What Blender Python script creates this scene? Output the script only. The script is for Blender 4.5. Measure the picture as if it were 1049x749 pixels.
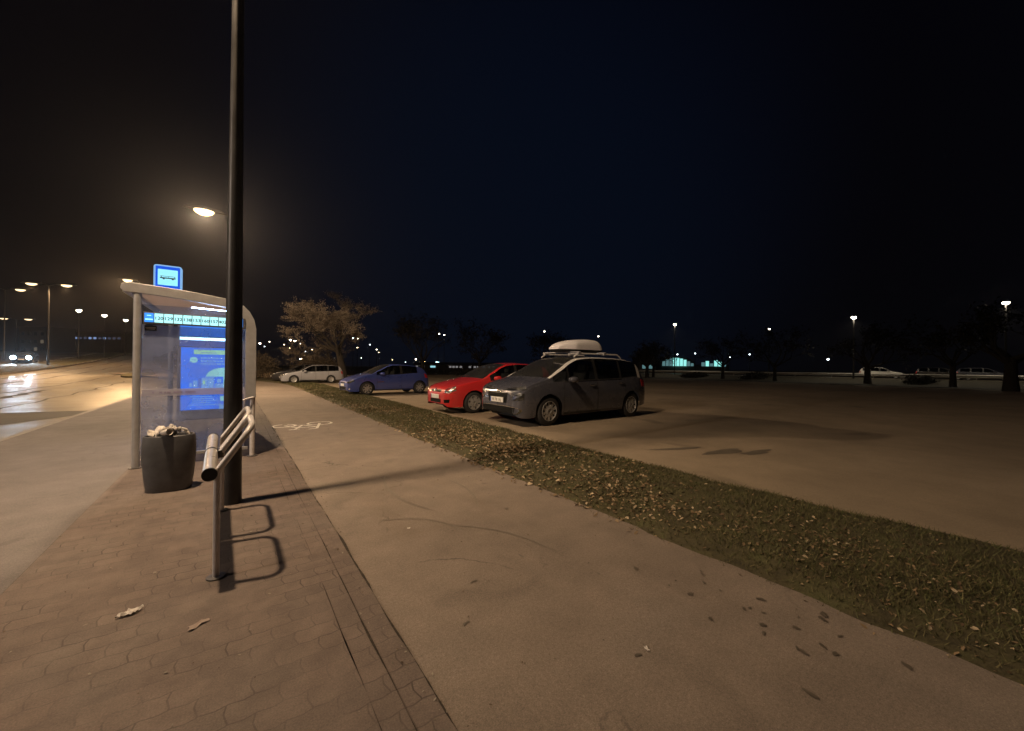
import bpy, bmesh, math, random
import numpy as np
from mathutils import Vector, Matrix
from mathutils.bvhtree import BVHTree
R = math.radians
random.seed(7)
rng = np.random.default_rng(11)
SC = bpy.context.scene
COL = SC.collection
for o in list(bpy.data.objects):
    bpy.data.objects.remove(o)

# ------------------------------------------------------------------ camera (street frame: +Y along the street, +X away from the road)
CAM_H = 1.48
cd = bpy.data.cameras.new('camera')
cam = bpy.data.objects.new('camera', cd)
COL.objects.link(cam)
SC.camera = cam
cd.sensor_width = 36.0
cd.lens = 391.0 / 1049.0 * 36.0
cd.clip_end = 2000
_yaw, _pitch, _roll = R(36.1), math.atan(1.5 / 391), 0.010
fw = Vector((math.sin(_yaw) * math.cos(_pitch), math.cos(_yaw) * math.cos(_pitch), math.sin(_pitch)))
r0 = Vector((math.cos(_yaw), -math.sin(_yaw), 0))
u0 = r0.cross(fw)
rr = r0 * math.cos(_roll) + u0 * math.sin(_roll)
uu = -r0 * math.sin(_roll) + u0 * math.cos(_roll)
m3 = Matrix((rr, uu, -fw)).transposed()
cam.matrix_world = Matrix.Translation((0, 0, CAM_H)) @ m3.to_4x4()

# ------------------------------------------------------------------ night sky, exposure
wd = bpy.data.worlds.new('World')
SC.world = wd
wd.use_nodes = True
nt = wd.node_tree
bg = nt.nodes['Background']
tc = nt.nodes.new('ShaderNodeTexCoord')
sx = nt.nodes.new('ShaderNodeSeparateXYZ')
cr = nt.nodes.new('ShaderNodeValToRGB')
nt.links.new(tc.outputs['Generated'], sx.inputs[0])
nt.links.new(sx.outputs['Z'], cr.inputs[0])
cr.color_ramp.elements[0].position = 0.0
cr.color_ramp.elements[0].color = (.0015, .0014, .0019, 1)
cr.color_ramp.elements[1].position = 0.7
cr.color_ramp.elements[1].color = (.0009, .0009, .0022, 1)
vd = nt.nodes.new('ShaderNodeVectorMath'); vd.operation = 'DOT_PRODUCT'
nt.links.new(tc.outputs['Generated'], vd.inputs[0]); vd.inputs[1].default_value = Vector((.55, .76, .30)).normalized()
gl = nt.nodes.new('ShaderNodeValToRGB'); nt.links.new(vd.outputs['Value'], gl.inputs[0])
gl.color_ramp.interpolation = 'EASE'
gl.color_ramp.elements[0].position = .72; gl.color_ramp.elements[0].color = (0, 0, 0, 1)
gl.color_ramp.elements[1].position = 1.0; gl.color_ramp.elements[1].color = (.0006, .0022, .0062, 1)
ad = nt.nodes.new('ShaderNodeMix'); ad.data_type = 'RGBA'; ad.blend_type = 'ADD'; ad.inputs[0].default_value = 1
nt.links.new(cr.outputs[0], ad.inputs[6]); nt.links.new(gl.outputs[0], ad.inputs[7])
nt.links.new(ad.outputs[2], bg.inputs[0])
bg.inputs[1].default_value = 1.0
SC.view_settings.view_transform = 'Standard'
SC.view_settings.look = 'None'
SC.view_settings.exposure = 0.0
SC.view_settings.gamma = 1.0
SC.cycles.use_denoising = True
SC.cycles.max_bounces = 6
SC.cycles.transparent_max_bounces = 12
SC.cycles.caustics_reflective = False
SC.cycles.caustics_refractive = False
SC.cycles.sample_clamp_indirect = 3.0

LAMP_COL = (1.0, .70, .42)
MAIN_W = 8000.0
HALO_MIST = .00030

# ------------------------------------------------------------------ helpers
def tag(o, label=None, cat=None, group=None, kind=None):
    if label: o['label'] = label
    if cat: o['category'] = cat
    if group: o['group'] = group
    if kind: o['kind'] = kind
    return o

def empty(name, loc=(0, 0, 0), rz=0.0, parent=None):
    o = bpy.data.objects.new(name, None)
    COL.objects.link(o)
    o.empty_display_size = .2
    o.location = loc
    o.rotation_euler = (0, 0, rz)
    if parent: o.parent = parent
    return o

def copy_tree(o, parent=None):
    c = o.copy()
    COL.objects.link(c)
    if parent is not None: c.parent = parent
    for ch in list(o.children):
        copy_tree(ch, c)
    return c

class MB:
    def __init__(s):
        s.v, s.f, s.m = [], [], []
    def add(s, vs, fs, mi=0):
        b = len(s.v)
        s.v += [tuple(p) for p in vs]
        for f in fs:
            s.f.append(tuple(i + b for i in f)); s.m.append(mi)
        return s
    def box(s, c, d, rz=0, mi=0, M=None):
        hx, hy, hz = d[0] / 2, d[1] / 2, d[2] / 2
        vs = []
        ca, sa = math.cos(rz), math.sin(rz)
        for z in (-hz, hz):
            for x, y in ((-hx, -hy), (hx, -hy), (hx, hy), (-hx, hy)):
                p = Vector((x * ca - y * sa, x * sa + y * ca, z))
                if M: p = M @ p
                vs.append(tuple(p + Vector(c)))
        return s.add(vs, [(3, 2, 1, 0), (4, 5, 6, 7), (0, 1, 5, 4), (1, 2, 6, 5), (2, 3, 7, 6), (3, 0, 4, 7)], mi)
    def tube(s, pts, rad, n=10, mi=0, cap=True):
        pts = [Vector(p) for p in pts]
        if not hasattr(rad, '__len__'): rad = [rad] * len(pts)
        rings = []
        t0 = (pts[1] - pts[0]).normalized()
        up = Vector((0, 0, 1)) if abs(t0.z) < .9 else Vector((1, 0, 0))
        a = t0.cross(up).normalized()
        vs = []
        for i, p in enumerate(pts):
            if i == 0: t = pts[1] - pts[0]
            elif i == len(pts) - 1: t = pts[-1] - pts[-2]
            else: t = (pts[i + 1] - pts[i]).normalized() + (pts[i] - pts[i - 1]).normalized()
            t.normalize()
            a = (a - t * a.dot(t)).normalized()
            b = t.cross(a)
            for k in range(n):
                an = 2 * math.pi * k / n
                vs.append(tuple(p + (a * math.cos(an) + b * math.sin(an)) * rad[i]))
        fs = []
        for i in range(len(pts) - 1):
            for k in range(n):
                k2 = (k + 1) % n
                fs.append((i * n + k, i * n + k2, (i + 1) * n + k2, (i + 1) * n + k))
        if cap:
            fs.append(tuple(range(n - 1, -1, -1)))
            fs.append(tuple((len(pts) - 1) * n + k for k in range(n)))
        return s.add(vs, fs, mi)
    def lathe(s, prof, c=(0, 0, 0), n=24, axis='z', mi=0, sx=1, sy=1, cap=True):
        vs, fs = [], []
        for (r, z) in prof:
            for k in range(n):
                an = 2 * math.pi * k / n
                p = (r * math.cos(an) * sx, r * math.sin(an) * sy, z)
                if axis == 'y': p = (p[0], p[2], -p[1])
                vs.append((p[0] + c[0], p[1] + c[1], p[2] + c[2]))
        for i in range(len(prof) - 1):
            for k in range(n):
                k2 = (k + 1) % n
                fs.append((i * n + k, i * n + k2, (i + 1) * n + k2, (i + 1) * n + k))
        if cap:
            fs.append(tuple(range(n - 1, -1, -1)))
            fs.append(tuple((len(prof) - 1) * n + k for k in range(n)))
        return s.add(vs, fs, mi)
    def prism(s, poly, ext, mi=0):
        """poly: list of 3d points (planar); ext: extrusion vector"""
        n = len(poly); e = Vector(ext)
        vs = [tuple(p) for p in poly] + [tuple(Vector(p) + e) for p in poly]
        fs = [tuple(range(n - 1, -1, -1)), tuple(range(n, 2 * n))]
        for i in range(n):
            j = (i + 1) % n
            fs.append((i, j, n + j, n + i))
        return s.add(vs, fs, mi)
    def build(s, name, mats, parent=None, smooth=None, bevel=0, loc=None):
        me = bpy.data.meshes.new(name)
        me.from_pydata(s.v, [], s.f)
        if not isinstance(mats, (list, tuple)): mats = [mats]
        for m in mats: me.materials.append(m)
        if len(mats) > 1: me.polygons.foreach_set('material_index', s.m)
        bm = bmesh.new(); bm.from_mesh(me)
        bmesh.ops.recalc_face_normals(bm, faces=bm.faces)
        bm.to_mesh(me); bm.free()
        o = bpy.data.objects.new(name, me)
        COL.objects.link(o)
        if parent: o.parent = parent
        if loc: o.location = loc
        if smooth is not None:
            me.shade_smooth()
            me.set_sharp_from_angle(angle=R(smooth))
        if bevel:
            b = o.modifiers.new('edge', 'BEVEL'); b.width = bevel; b.segments = 2; b.limit_method = 'ANGLE'
            b.harden_normals = False
        return o

def np_mesh(name, V, F, mats, mi=None, parent=None):
    """V (n,3), F (m,k) arrays"""
    me = bpy.data.meshes.new(name)
    V = np.asarray(V, dtype=np.float32); F = np.asarray(F, dtype=np.int32)
    me.vertices.add(len(V)); me.vertices.foreach_set('co', V.ravel())
    k = F.shape[1]
    me.loops.add(F.size); me.loops.foreach_set('vertex_index', F.ravel())
    me.polygons.add(len(F))
    me.polygons.foreach_set('loop_start', np.arange(0, F.size, k, dtype=np.int32))
    me.polygons.foreach_set('loop_total', np.full(len(F), k, dtype=np.int32))
    if not isinstance(mats, (list, tuple)): mats = [mats]
    for m in mats: me.materials.append(m)
    if mi is not None: me.polygons.foreach_set('material_index', np.asarray(mi, dtype=np.int32))
    me.update(calc_edges=True); me.validate()
    o = bpy.data.objects.new(name, me); COL.objects.link(o)
    if parent: o.parent = parent
    return o

def pchip(xk, yk, x):
    xk = np.asarray(xk, float); yk = np.asarray(yk, float); x = np.asarray(x, float)
    h = np.diff(xk); d = np.diff(yk) / h
    m = np.zeros_like(yk)
    m[0], m[-1] = d[0], d[-1]
    for i in range(1, len(xk) - 1):
        if d[i - 1] * d[i] > 0:
            w1, w2 = 2 * h[i] + h[i - 1], h[i] + 2 * h[i - 1]
            m[i] = (w1 + w2) / (w1 / d[i - 1] + w2 / d[i])
    x = np.clip(x, xk[0], xk[-1])
    i = np.clip(np.searchsorted(xk, x, side='right') - 1, 0, len(xk) - 2)
    t = (x - xk[i]) / h[i]
    return ((2 * t**3 - 3 * t**2 + 1) * yk[i] + (t**3 - 2 * t**2 + t) * h[i] * m[i]
            + (-2 * t**3 + 3 * t**2) * yk[i + 1] + (t**3 - t**2) * h[i] * m[i + 1])

# ------------------------------------------------------------------ materials
class NT:
    def __init__(s, name):
        s.m = bpy.data.materials.new(name); s.m.use_nodes = True
        s.t = s.m.node_tree; s.t.nodes.clear()
        s.out = s.n('ShaderNodeOutputMaterial')
    def n(s, t, **kw):
        nd = s.t.nodes.new(t)
        for k, v in kw.items(): setattr(nd, k, v)
        return nd
    def l(s, a, b): s.t.links.new(a, b)
    def obj(s): return s.n('ShaderNodeTexCoord').outputs['Object']
    def noise(s, vec, scale, detail=4, rough=.55, dist=0):
        nd = s.n('ShaderNodeTexNoise'); s.l(vec, nd.inputs['Vector'])
        nd.inputs['Scale'].default_value = scale; nd.inputs['Detail'].default_value = detail
        nd.inputs['Roughness'].default_value = rough; nd.inputs['Distortion'].default_value = dist
        return nd.outputs['Fac']
    def ramp(s, fac, *els):
        nd = s.n('ShaderNodeValToRGB'); s.l(fac, nd.inputs[0])
        r = nd.color_ramp
        while len(r.elements) < len(els): r.elements.new(.5)
        for e_, (p, c) in zip(r.elements, els):
            e_.position = p; e_.color = (*c, 1) if hasattr(c, '__len__') else (c, c, c, 1)
        return nd.outputs[0]
    def math(s, op, a, b=None, c=None):
        nd = s.n('ShaderNodeMath', operation=op)
        for i, v in enumerate((a, b, c)):
            if v is None: continue
            if isinstance(v, (int, float)): nd.inputs[i].default_value = v
            else: s.l(v, nd.inputs[i])
        return nd.outputs[0]
    def mix(s, fac, a, b, mode='MIX'):
        nd = s.n('ShaderNodeMix', data_type='RGBA', blend_type=mode)
        for sock, v in ((nd.inputs[0], fac), (nd.inputs[6], a), (nd.inputs[7], b)):
            if isinstance(v, (int, float)): sock.default_value = v
            elif isinstance(v, tuple): sock.default_value = (*v, 1)
            else: s.l(v, sock)
        return nd.outputs[2]
    def bump(s, h, strength=.3, dist=.01):
        nd = s.n('ShaderNodeBump'); s.l(h, nd.inputs['Height'])
        nd.inputs['Strength'].default_value = strength; nd.inputs['Distance'].default_value = dist
        return nd.outputs[0]
    def bsdf(s, col=None, rough=.6, metal=0, nrm=None, **kw):
        b = s.n('ShaderNodeBsdfPrincipled')
        for key, v in (('Base Color', col), ('Roughness', rough), ('Metallic', metal)):
            if v is None: continue
            if isinstance(v, tuple): b.inputs[key].default_value = (*v, 1)
            elif isinstance(v, (int, float)): b.inputs[key].default_value = v
            else: s.l(v, b.inputs[key])
        if nrm is not None: s.l(nrm, b.inputs['Normal'])
        for k, v in kw.items(): b.inputs[k.replace('_', ' ')].default_value = v
        s.l(b.outputs[0], s.out.inputs[0])
        return b

def simple(name, col, rough=.5, metal=0, var=.15, scale=14, bump=0, **kw):
    t = NT(name); v = t.obj()
    nz = t.noise(v, scale, 5)
    dark = tuple(c * (1 - var) for c in col); lite = tuple(min(1, c * (1 + var)) for c in col)
    c = t.ramp(nz, (.3, dark), (.7, lite))
    rg = t.ramp(t.noise(v, scale * .6, 3), (.3, max(0, rough - .08)), (.7, min(1, rough + .08)))
    t.bsdf(c, rg, metal, t.bump(nz, bump, .01) if bump else None, **kw)
    return t.m

def emit(name, col, strength, sampled=True):
    t = NT(name)
    e_ = t.n('ShaderNodeEmission'); e_.inputs[0].default_value = (*col, 1); e_.inputs[1].default_value = strength
    t.l(e_.outputs[0], t.out.inputs[0])
    if not sampled: t.m.cycles.emission_sampling = 'NONE'
    return t.m

def mat_asphalt(name, base, tint, scale=1.0, rough=.85, wet=0.0, speck=.5, spots=.7, cracks=0.0):
    t = NT(name); v = t.obj()
    big = t.noise(v, .55 * scale, 5, .6, .4)
    mid = t.noise(v, 3.0 * scale, 5, .65)
    fine = t.noise(v, 160, 3, .7)
    vor = t.n('ShaderNodeTexVoronoi'); t.l(v, vor.inputs['Vector']); vor.inputs['Scale'].default_value = 95
    c = t.ramp(big, (.30, tuple(b * .80 for b in base)), (.50, base), (.72, tint))
    c = t.mix(.45, c, t.ramp(mid, (.25, .55), (.75, 1.35)), 'MULTIPLY')
    c = t.mix(speck, c, t.ramp(fine, (.28, .45), (.5, 1.0), (.74, 1.75)), 'MULTIPLY')
    # oil drips and damp spots with an outline of their own
    spot = t.ramp(t.noise(v, 1.7 * scale, 2, .4, .8), (.26, .55), (.33, 1.0))
    c = t.mix(spots, c, spot, 'MULTIPLY')
    grit = t.noise(v, 55, 4, .75)
    c = t.mix(speck * .8, c, t.ramp(grit, (.30, .55), (.5, 1.0), (.72, 1.5)), 'MULTIPLY')
    if cracks:
        nz = t.n('ShaderNodeTexNoise'); t.l(v, nz.inputs['Vector']); nz.inputs['Scale'].default_value = 2.2; nz.inputs['Detail'].default_value = 6
        va = t.n('ShaderNodeVectorMath', operation='ADD'); vm = t.n('ShaderNodeVectorMath', operation='SCALE'); t.l(nz.outputs['Color'], vm.inputs[0]); vm.inputs['Scale'].default_value = .55
        t.l(v, va.inputs[0]); t.l(vm.outputs[0], va.inputs[1])
        ve = t.n('ShaderNodeTexVoronoi', feature='DISTANCE_TO_EDGE'); t.l(va.outputs[0], ve.inputs['Vector']); ve.inputs['Scale'].default_value = .55
        ck = t.math('MULTIPLY', t.ramp(ve.outputs['Distance'], (.0, 1.0), (.0065, 0.0)), t.ramp(t.noise(v, .9, 3), (.50, 0.0), (.60, cracks)))
        c = t.mix(ck, c, (.03, .024, .02))
    h = t.math('ADD', t.math('MULTIPLY', fine, .6), t.math('MULTIPLY', vor.outputs['Distance'], .6))
    rg = t.ramp(big, (.3, max(.05, rough - wet)), (.68, rough)) if wet else rough
    t.bsdf(c, rg, 0, t.bump(h, .35, .006))
    return t.m

def mat_pavers():
    t = NT('interlocking_pavers'); v = t.obj()
    s = t.n('ShaderNodeSeparateXYZ'); t.l(v, s.inputs[0])
    bw, rh = .20, .115
    tx = t.math('PINGPONG', s.outputs[0], bw / 4)
    ty = t.math('PINGPONG', s.outputs[1], rh / 2)
    x2 = t.math('ADD', s.outputs[0], t.math('MULTIPLY', ty, .22))
    y2 = t.math('ADD', s.outputs[1], t.math('MULTIPLY', tx, .20))
    wob = t.noise(v, 2.2, 3)
    x2 = t.math('ADD', x2, t.math('MULTIPLY', wob, .016))
    y2 = t.math('ADD', y2, t.math('MULTIPLY', t.noise(v, 1.6, 3), .014))
    cb = t.n('ShaderNodeCombineXYZ'); t.l(x2, cb.inputs[0]); t.l(y2, cb.inputs[1])
    br = t.n('ShaderNodeTexBrick'); t.l(cb.outputs[0], br.inputs['Vector'])
    br.inputs['Scale'].default_value = 1; br.inputs['Brick Width'].default_value = bw; br.inputs['Row Height'].default_value = rh
    br.inputs['Mortar Size'].default_value = .0042; br.inputs['Mortar Smooth'].default_value = .35
    br.inputs['Color1'].default_value = (.90, .90, .90, 1); br.inputs['Color2'].default_value = (1.08, 1.06, 1.04, 1)
    br.inputs['Mortar'].default_value = (1, 1, 1, 1)
    big = t.noise(v, .7, 5, .6, .5); mid = t.noise(v, 6, 5, .65); fine = t.noise(v, 130, 3, .7)
    c = t.ramp(big, (.3, (.118, .092, .080)), (.5, (.154, .121, .106)), (.7, (.164, .137, .122)))
    c = t.mix(.8, c, br.outputs['Color'], 'MULTIPLY')
    c = t.mix(.55, c, t.ramp(mid, (.25, .55), (.75, 1.4)), 'MULTIPLY')
    c = t.mix(.5, c, t.ramp(fine, (.28, .5), (.5, 1.0), (.74, 1.6)), 'MULTIPLY')
    joint = t.math('MULTIPLY', br.outputs['Fac'], t.ramp(t.noise(v, 1.9, 4, .6), (.40, .08), (.64, .68)))
    c = t.mix(joint, c, (.045, .036, .030))
    h = t.math('SUBTRACT', t.math('MULTIPLY', fine, .25), t.math('MULTIPLY', joint, .9))
    t.bsdf(c, .82, 0, t.bump(h, .5, .008))
    return t.m

def mat_soil(name, c0, c1, c2, sc=3):
    t = NT(name); v = t.obj()
    c = t.ramp(t.noise(v, sc, 6, .65, .5), (.3, c0), (.5, c1), (.7, c2))
    c = t.mix(.5, c, t.ramp(t.noise(v, 60, 4, .7), (.3, .5), (.7, 1.5)), 'MULTIPLY')
    t.bsdf(c, .95, 0, t.bump(t.noise(v, 40, 5, .7), .7, .02))
    return t.m

def mat_random(name, cols, rough=.8, trans=0):
    """colour picked per mesh island"""
    t = NT(name)
    g = t.n('ShaderNodeNewGeometry')
    n = len(cols)
    c = t.ramp(g.outputs['Random Per Island'], *[(i / (n - 1) if n > 1 else 0, k) for i, k in enumerate(cols)])
    t.bsdf(c, rough)
    return t.m

def mat_glass(name, tint=(.55, .6, .65), gl=.10, rough=.03, haze=0.0, haze_col=(.5, .5, .6)):
    t = NT(name)
    tr = t.n('ShaderNodeBsdfTransparent'); tr.inputs[0].default_value = (*tint, 1)
    gs = t.n('ShaderNodeBsdfGlossy'); gs.inputs['Roughness'].default_value = rough
    lw = t.n('ShaderNodeLayerWeight'); lw.inputs[0].default_value = .5
    f = t.math('ADD', t.math('MULTIPLY', t.math('POWER', lw.outputs['Facing'], 3), .8), gl)
    f = t.math('MINIMUM', f, 1.0)
    mx = t.n('ShaderNodeMixShader'); t.l(f, mx.inputs[0]); t.l(tr.outputs[0], mx.inputs[1]); t.l(gs.outputs[0], mx.inputs[2])
    last = mx.outputs[0]
    if haze:
        df = t.n('ShaderNodeBsdfDiffuse'); df.inputs[0].default_value = (*haze_col, 1)
        tl = t.n('ShaderNodeBsdfTranslucent'); tl.inputs[0].default_value = (*haze_col, 1)
        ad = t.n('ShaderNodeMixShader'); ad.inputs[0].default_value = .5
        t.l(df.outputs[0], ad.inputs[1]); t.l(tl.outputs[0], ad.inputs[2])
        m2 = t.n('ShaderNodeMixShader')
        hz = t.ramp(t.noise(t.obj(), 2.5, 4), (.3, haze * .6), (.7, haze * 1.3))
        t.l(hz, m2.inputs[0]); t.l(last, m2.inputs[1]); t.l(ad.outputs[0], m2.inputs[2])
        last = m2.outputs[0]
    t.l(last, t.out.inputs[0])
    return t.m

def mat_paint(name, col, metal=.3, rough=.32, flake=0.0):
    t = NT(name); v = t.obj()
    dirt = t.noise(v, 3.5, 5, .6)
    c = t.mix(t.ramp(dirt, (.45, 0.0), (.8, .18)), col, (.16, .14, .12))
    rg = t.ramp(dirt, (.35, rough), (.75, rough + .2))
    t.bsdf(c, rg, metal, None, Coat_Weight=1.0, Coat_Roughness=.03)
    return t.m

M = {}
M['path'] = mat_asphalt('cycle_path_asphalt', (.194, .157, .130), (.212, .177, .150), 1.0, .85, 0.0, .62, .30, .75)
M['platform'] = mat_asphalt('platform_asphalt', (.150, .135, .132), (.172, .157, .154), 1.0, .85, 0.0, .5, .4, .5)
M['road'] = mat_asphalt('road_asphalt', (.140, .118, .090), (.175, .148, .112), .4, .52, .26, .4)
M['roaddark'] = mat_asphalt('dark_road_surface', (.060, .055, .048), (.075, .066, .058), 1.2, .8)
M['lot'] = mat_asphalt('car_park_surface', (.270, .215, .155), (.310, .250, .185), .35, .9, 0, .45)
M['pavers'] = mat_pavers()
M['kerb'] = simple('kerb_concrete', (.27, .25, .23), .85, 0, .25, 9, .3)
M['soil'] = mat_soil('dark_soil', (.016, .014, .010), (.030, .026, .016), (.045, .040, .024))
M['verge'] = mat_soil('verge_soil', (.038, .032, .016), (.070, .060, .028), (.078, .080, .030), 5)
M['blade'] = mat_random('grass_blades', [(.046, .052, .016), (.080, .086, .026), (.140, .118, .050), (.060, .066, .022), (.115, .090, .042)])
M['leaf'] = mat_random('fallen_leaf', [(.085, .052, .028), (.170, .112, .060), (.290, .210, .120), (.150, .095, .048), (.500, .400, .270), (.330, .245, .145), (.120, .078, .042), (.230, .160, .088), (.19, .13, .075)])
M['debris'] = mat_random('path_debris_bits', [(.06, .04, .025), (.12, .085, .05), (.3, .27, .22), (.05, .04, .03)])
M['paint_white'] = None
M['pole'] = simple('pole_dark_paint', (.035, .034, .036), .42, .25, .25, 7)
M['steel'] = simple('brushed_steel', (.62, .59, .57), .34, .45, .10, 30)
M['rail'] = simple('painted_rail', (.64, .62, .63), .38, .1, .10, 25)
M['alu'] = simple('shelter_aluminium', (.38, .38, .40), .45, .3, .12, 8)
M['alu_dark'] = simple('shelter_dark_metal', (.12, .115, .115), .45, .4, .12, 8)
M['black'] = simple('black_plastic', (.018, .018, .019), .5)
M['grille'] = simple('grille_black', (.006, .006, .006), .75, 0, .1, 14, 0, Specular_IOR_Level=.15)
M['rubber'] = simple('tyre_rubber', (.020, .019, .019), .8)
M['bin'] = simple('bin_concrete', (.090, .092, .104), .5, 0, .2, 10, .1)
M['trash'] = simple('crumpled_paper', (.62, .58, .55), .8, 0, .15, 8)
M['trashbag'] = simple('dark_bag', (.03, .027, .025), .4)
M['chrome'] = simple('chrome_trim', (.62, .62, .62), .16, 1.0, .05)
M['rim'] = simple('alloy_rim', (.46, .455, .45), .30, .5, .1)
M['plate'] = simple('plate_white', (.75, .74, .72), .5, 0, .05)
M['ink'] = simple('ink_black', (.02, .02, .02), .6)
M['lensglass'] = mat_glass('headlamp_lens', (.9, .9, .92), .08)
M['carglass'] = mat_glass('car_glass', (.30, .33, .36), .07)
M['wscreen'] = mat_glass('windscreen_glass', (.60, .62, .60), .07, .03, .10, (.34, .34, .32))
M['seat'] = simple('seat_fabric', (.035, .033, .033), .9)
M['dash'] = simple('dashboard_plastic', (.030, .028, .027), .6)
M['amber'] = simple('amber_lens', (.7, .25, .03), .25)
M['redlens'] = simple('tail_lens', (.45, .02, .02), .18)
M['bark'] = simple('tree_bark', (.075, .060, .045), .95, 0, .35, 14, .6)
M['treebark'] = simple('brown_tree_bark', (.040, .032, .025), .95, 0, .35, 14, .6)
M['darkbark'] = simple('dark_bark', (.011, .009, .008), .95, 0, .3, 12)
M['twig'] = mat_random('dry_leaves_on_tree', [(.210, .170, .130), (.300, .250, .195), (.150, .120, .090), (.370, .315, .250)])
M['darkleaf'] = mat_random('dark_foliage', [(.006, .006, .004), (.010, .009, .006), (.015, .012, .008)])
M['hedgeleaf'] = mat_random('hedge_leaves', [(.060, .042, .024), (.095, .068, .040), (.045, .035, .02)])
M['wall_dark'] = simple('building_render', (.16, .14, .13), .9)
M['guard'] = simple('galvanised_rail', (.42, .41, .39), .5, .5)

# ------------------------------------------------------------------ terrain
def zt(y):
    a = np.clip(np.asarray(y, float) - 25, 0, None)
    s = 2 * .00055 * 70
    b = np.clip(a - 70, 0, None)
    return .00055 * np.minimum(a, 70)**2 + s * 20 * (1 - np.exp(-b / 20.))
def wx(x):
    t = np.clip((np.asarray(x, float) + 2) / 18., 0, 1)
    return 1 - t * t * (3 - 2 * t)
def Z(x, y): return zt(y) * wx(x)
def Zf(x, y): return float(Z(x, y))

def strip(name, xf0, xf1, ys, nx, dz, mat, label=None, kind='structure', zfun=None, skirt=.25):
    """sheet between two edge functions x=f(y), following the terrain"""
    ys = np.asarray(ys, float)
    x0 = np.array([xf0(y) if callable(xf0) else xf0 for y in ys]); x1 = np.array([xf1(y) if callable(xf1) else xf1 for y in ys])
    t = np.linspace(0, 1, nx + 1)
    X = x0[:, None] * (1 - t) + x1[:, None] * t
    Y = np.repeat(ys[:, None], nx + 1, 1)
    ZZ = Z(X, Y) + dz
    if zfun is not None: ZZ = ZZ + zfun(X, Y, t[None] + 0 * X)
    V = np.stack([X, Y, ZZ], -1).reshape(-1, 3)
    n = nx + 1
    i, j = np.meshgrid(np.arange(len(ys) - 1), np.arange(nx), indexing='ij')
    a = (i * n + j).ravel()
    F = np.stack([a, a + 1, a + n + 1, a + n], 1)
    o = np_mesh(name, V, F, mat)
    o.data.shade_smooth()
    tag(o, label, None, None, kind)
    return o

far_y = np.concatenate([np.arange(-40, 60, 2.), np.arange(60, 160, 4.), np.arange(160, 401, 30.)])
# one big sheet to the horizon, below everything else
gx = np.concatenate([[-600, -200, -100], np.arange(-60, 62, 3.), [80, 110, 160, 250, 600]])
gy = np.concatenate([[-500, -150, -60], np.arange(-40, 160, 3.), [200, 260, 400, 900]])
X, Y = np.meshgrid(gx, gy)
V = np.stack([X, Y, Z(X, Y) - .22], -1).reshape(-1, 3)
n = len(gx); i, j = np.meshgrid(np.arange(len(gy) - 1), np.arange(n - 1), indexing='ij'); a = (i * n + j).ravel()
g = np_mesh('ground', V, np.stack([a, a + 1, a + n + 1, a + n], 1), M['soil']); tag(g, 'dark bare ground reaching to the horizon', None, None, 'structure')

PX0, PX1 = .75, 3.06
def bend(y): return -.020 * max(0, y - 29)**2 if y < 44 else -.020 * 225 - .6 * (y - 44)
near_y = np.concatenate([np.arange(-8, 16, .5), np.arange(16, 60, 1.)])
road_y = np.concatenate([np.arange(-40, 60, 1.), np.arange(60, 170, 2.5), np.arange(170, 320, 30.)])
strip('path', lambda y: PX0 + bend(y), lambda y: PX1 + .012 * max(0, y - 5) + bend(y), near_y[near_y < 56], 12, 0, M['path'], 'brown grey asphalt cycle path running beside the verge')
strip('pavement', -1.18, .62, near_y, 10, 0.0, M['pavers'], 'worn interlocking block pavement at the bus stop')
strip('pavement_edging', .62, lambda y: PX0, near_y[near_y < 34], 1, .002, M['pavers'], 'row of edging blocks between pavement and path')
strip('platform', -3.48, -1.18, near_y, 8, 0.002, M['platform'], 'smooth grey asphalt boarding strip along the kerb')
jm = MB(); rg = random.Random(8); ny = 420
for (xj, amp, wj) in ((PX0, .004, 1.0), (.615, .002, .45), (.50, .002, .25)):
    vs, fs = [], []
    for k in range(ny):
        y = -2 + 26 * k / (ny - 1); c_ = xj + amp * math.sin(y * 2.1) + amp * .7 * math.sin(y * 7.7)
        q_ = math.sin(y * 1.3 + xj * 9) * math.sin(y * 3.1 + 1) + .6 * math.sin(y * 9.7) * math.sin(y * .7)
        w_ = max(.0006, (.0035 + .006 * q_ + rg.uniform(-.002, .003))) * wj
        vs += [(c_ - w_, y, .0055), (c_ + w_, y, .0055)]
        if k: fs.append((2 * k - 2, 2 * k - 1, 2 * k + 1, 2 * k))
    jm.add(vs, fs)
jm.add(vs, fs); tag(jm.build('path_joint', mat_soil('joint_dirt', (.020, .016, .012), (.040, .032, .024), (.07, .055, .04), 30)), 'dirt filled joint between paving and path', None, None, 'structure')
kb = MB()
for y in np.arange(-40, 100, 1.0):
    if 46 < y < 49: continue
    z = Zf(-3.55, y + .5)
    kb.box((-3.545, y + .5, z - .08), (.13, .985, .17))
tag(kb.build('kerb', M['kerb'], bevel=.008), 'pale concrete kerb between boarding strip and road', None, None, 'structure')
strip('road', -16.5, -3.55, road_y, 14, -.12, M['road'], 'wide damp road with warm lamp reflections')
strip('median', -20.4, -16.5, road_y, 3, .02, M['verge'], 'dark grassy median between the carriageways')
kb = MB()
for y in np.arange(10, 120, 2.0):
    for x in (-16.5, -20.4):
        kb.box((x, y + 1, Zf(x, y + 1) - .06), (.16, 1.98, .2))
tag(kb.build('median_kerb', M['kerb']), 'concrete kerb stones lining the median', None, None, 'structure')
strip('far_carriageway', -34, -20.4, road_y, 8, -.12, M['road'], 'opposite carriageway beyond the median')
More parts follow.
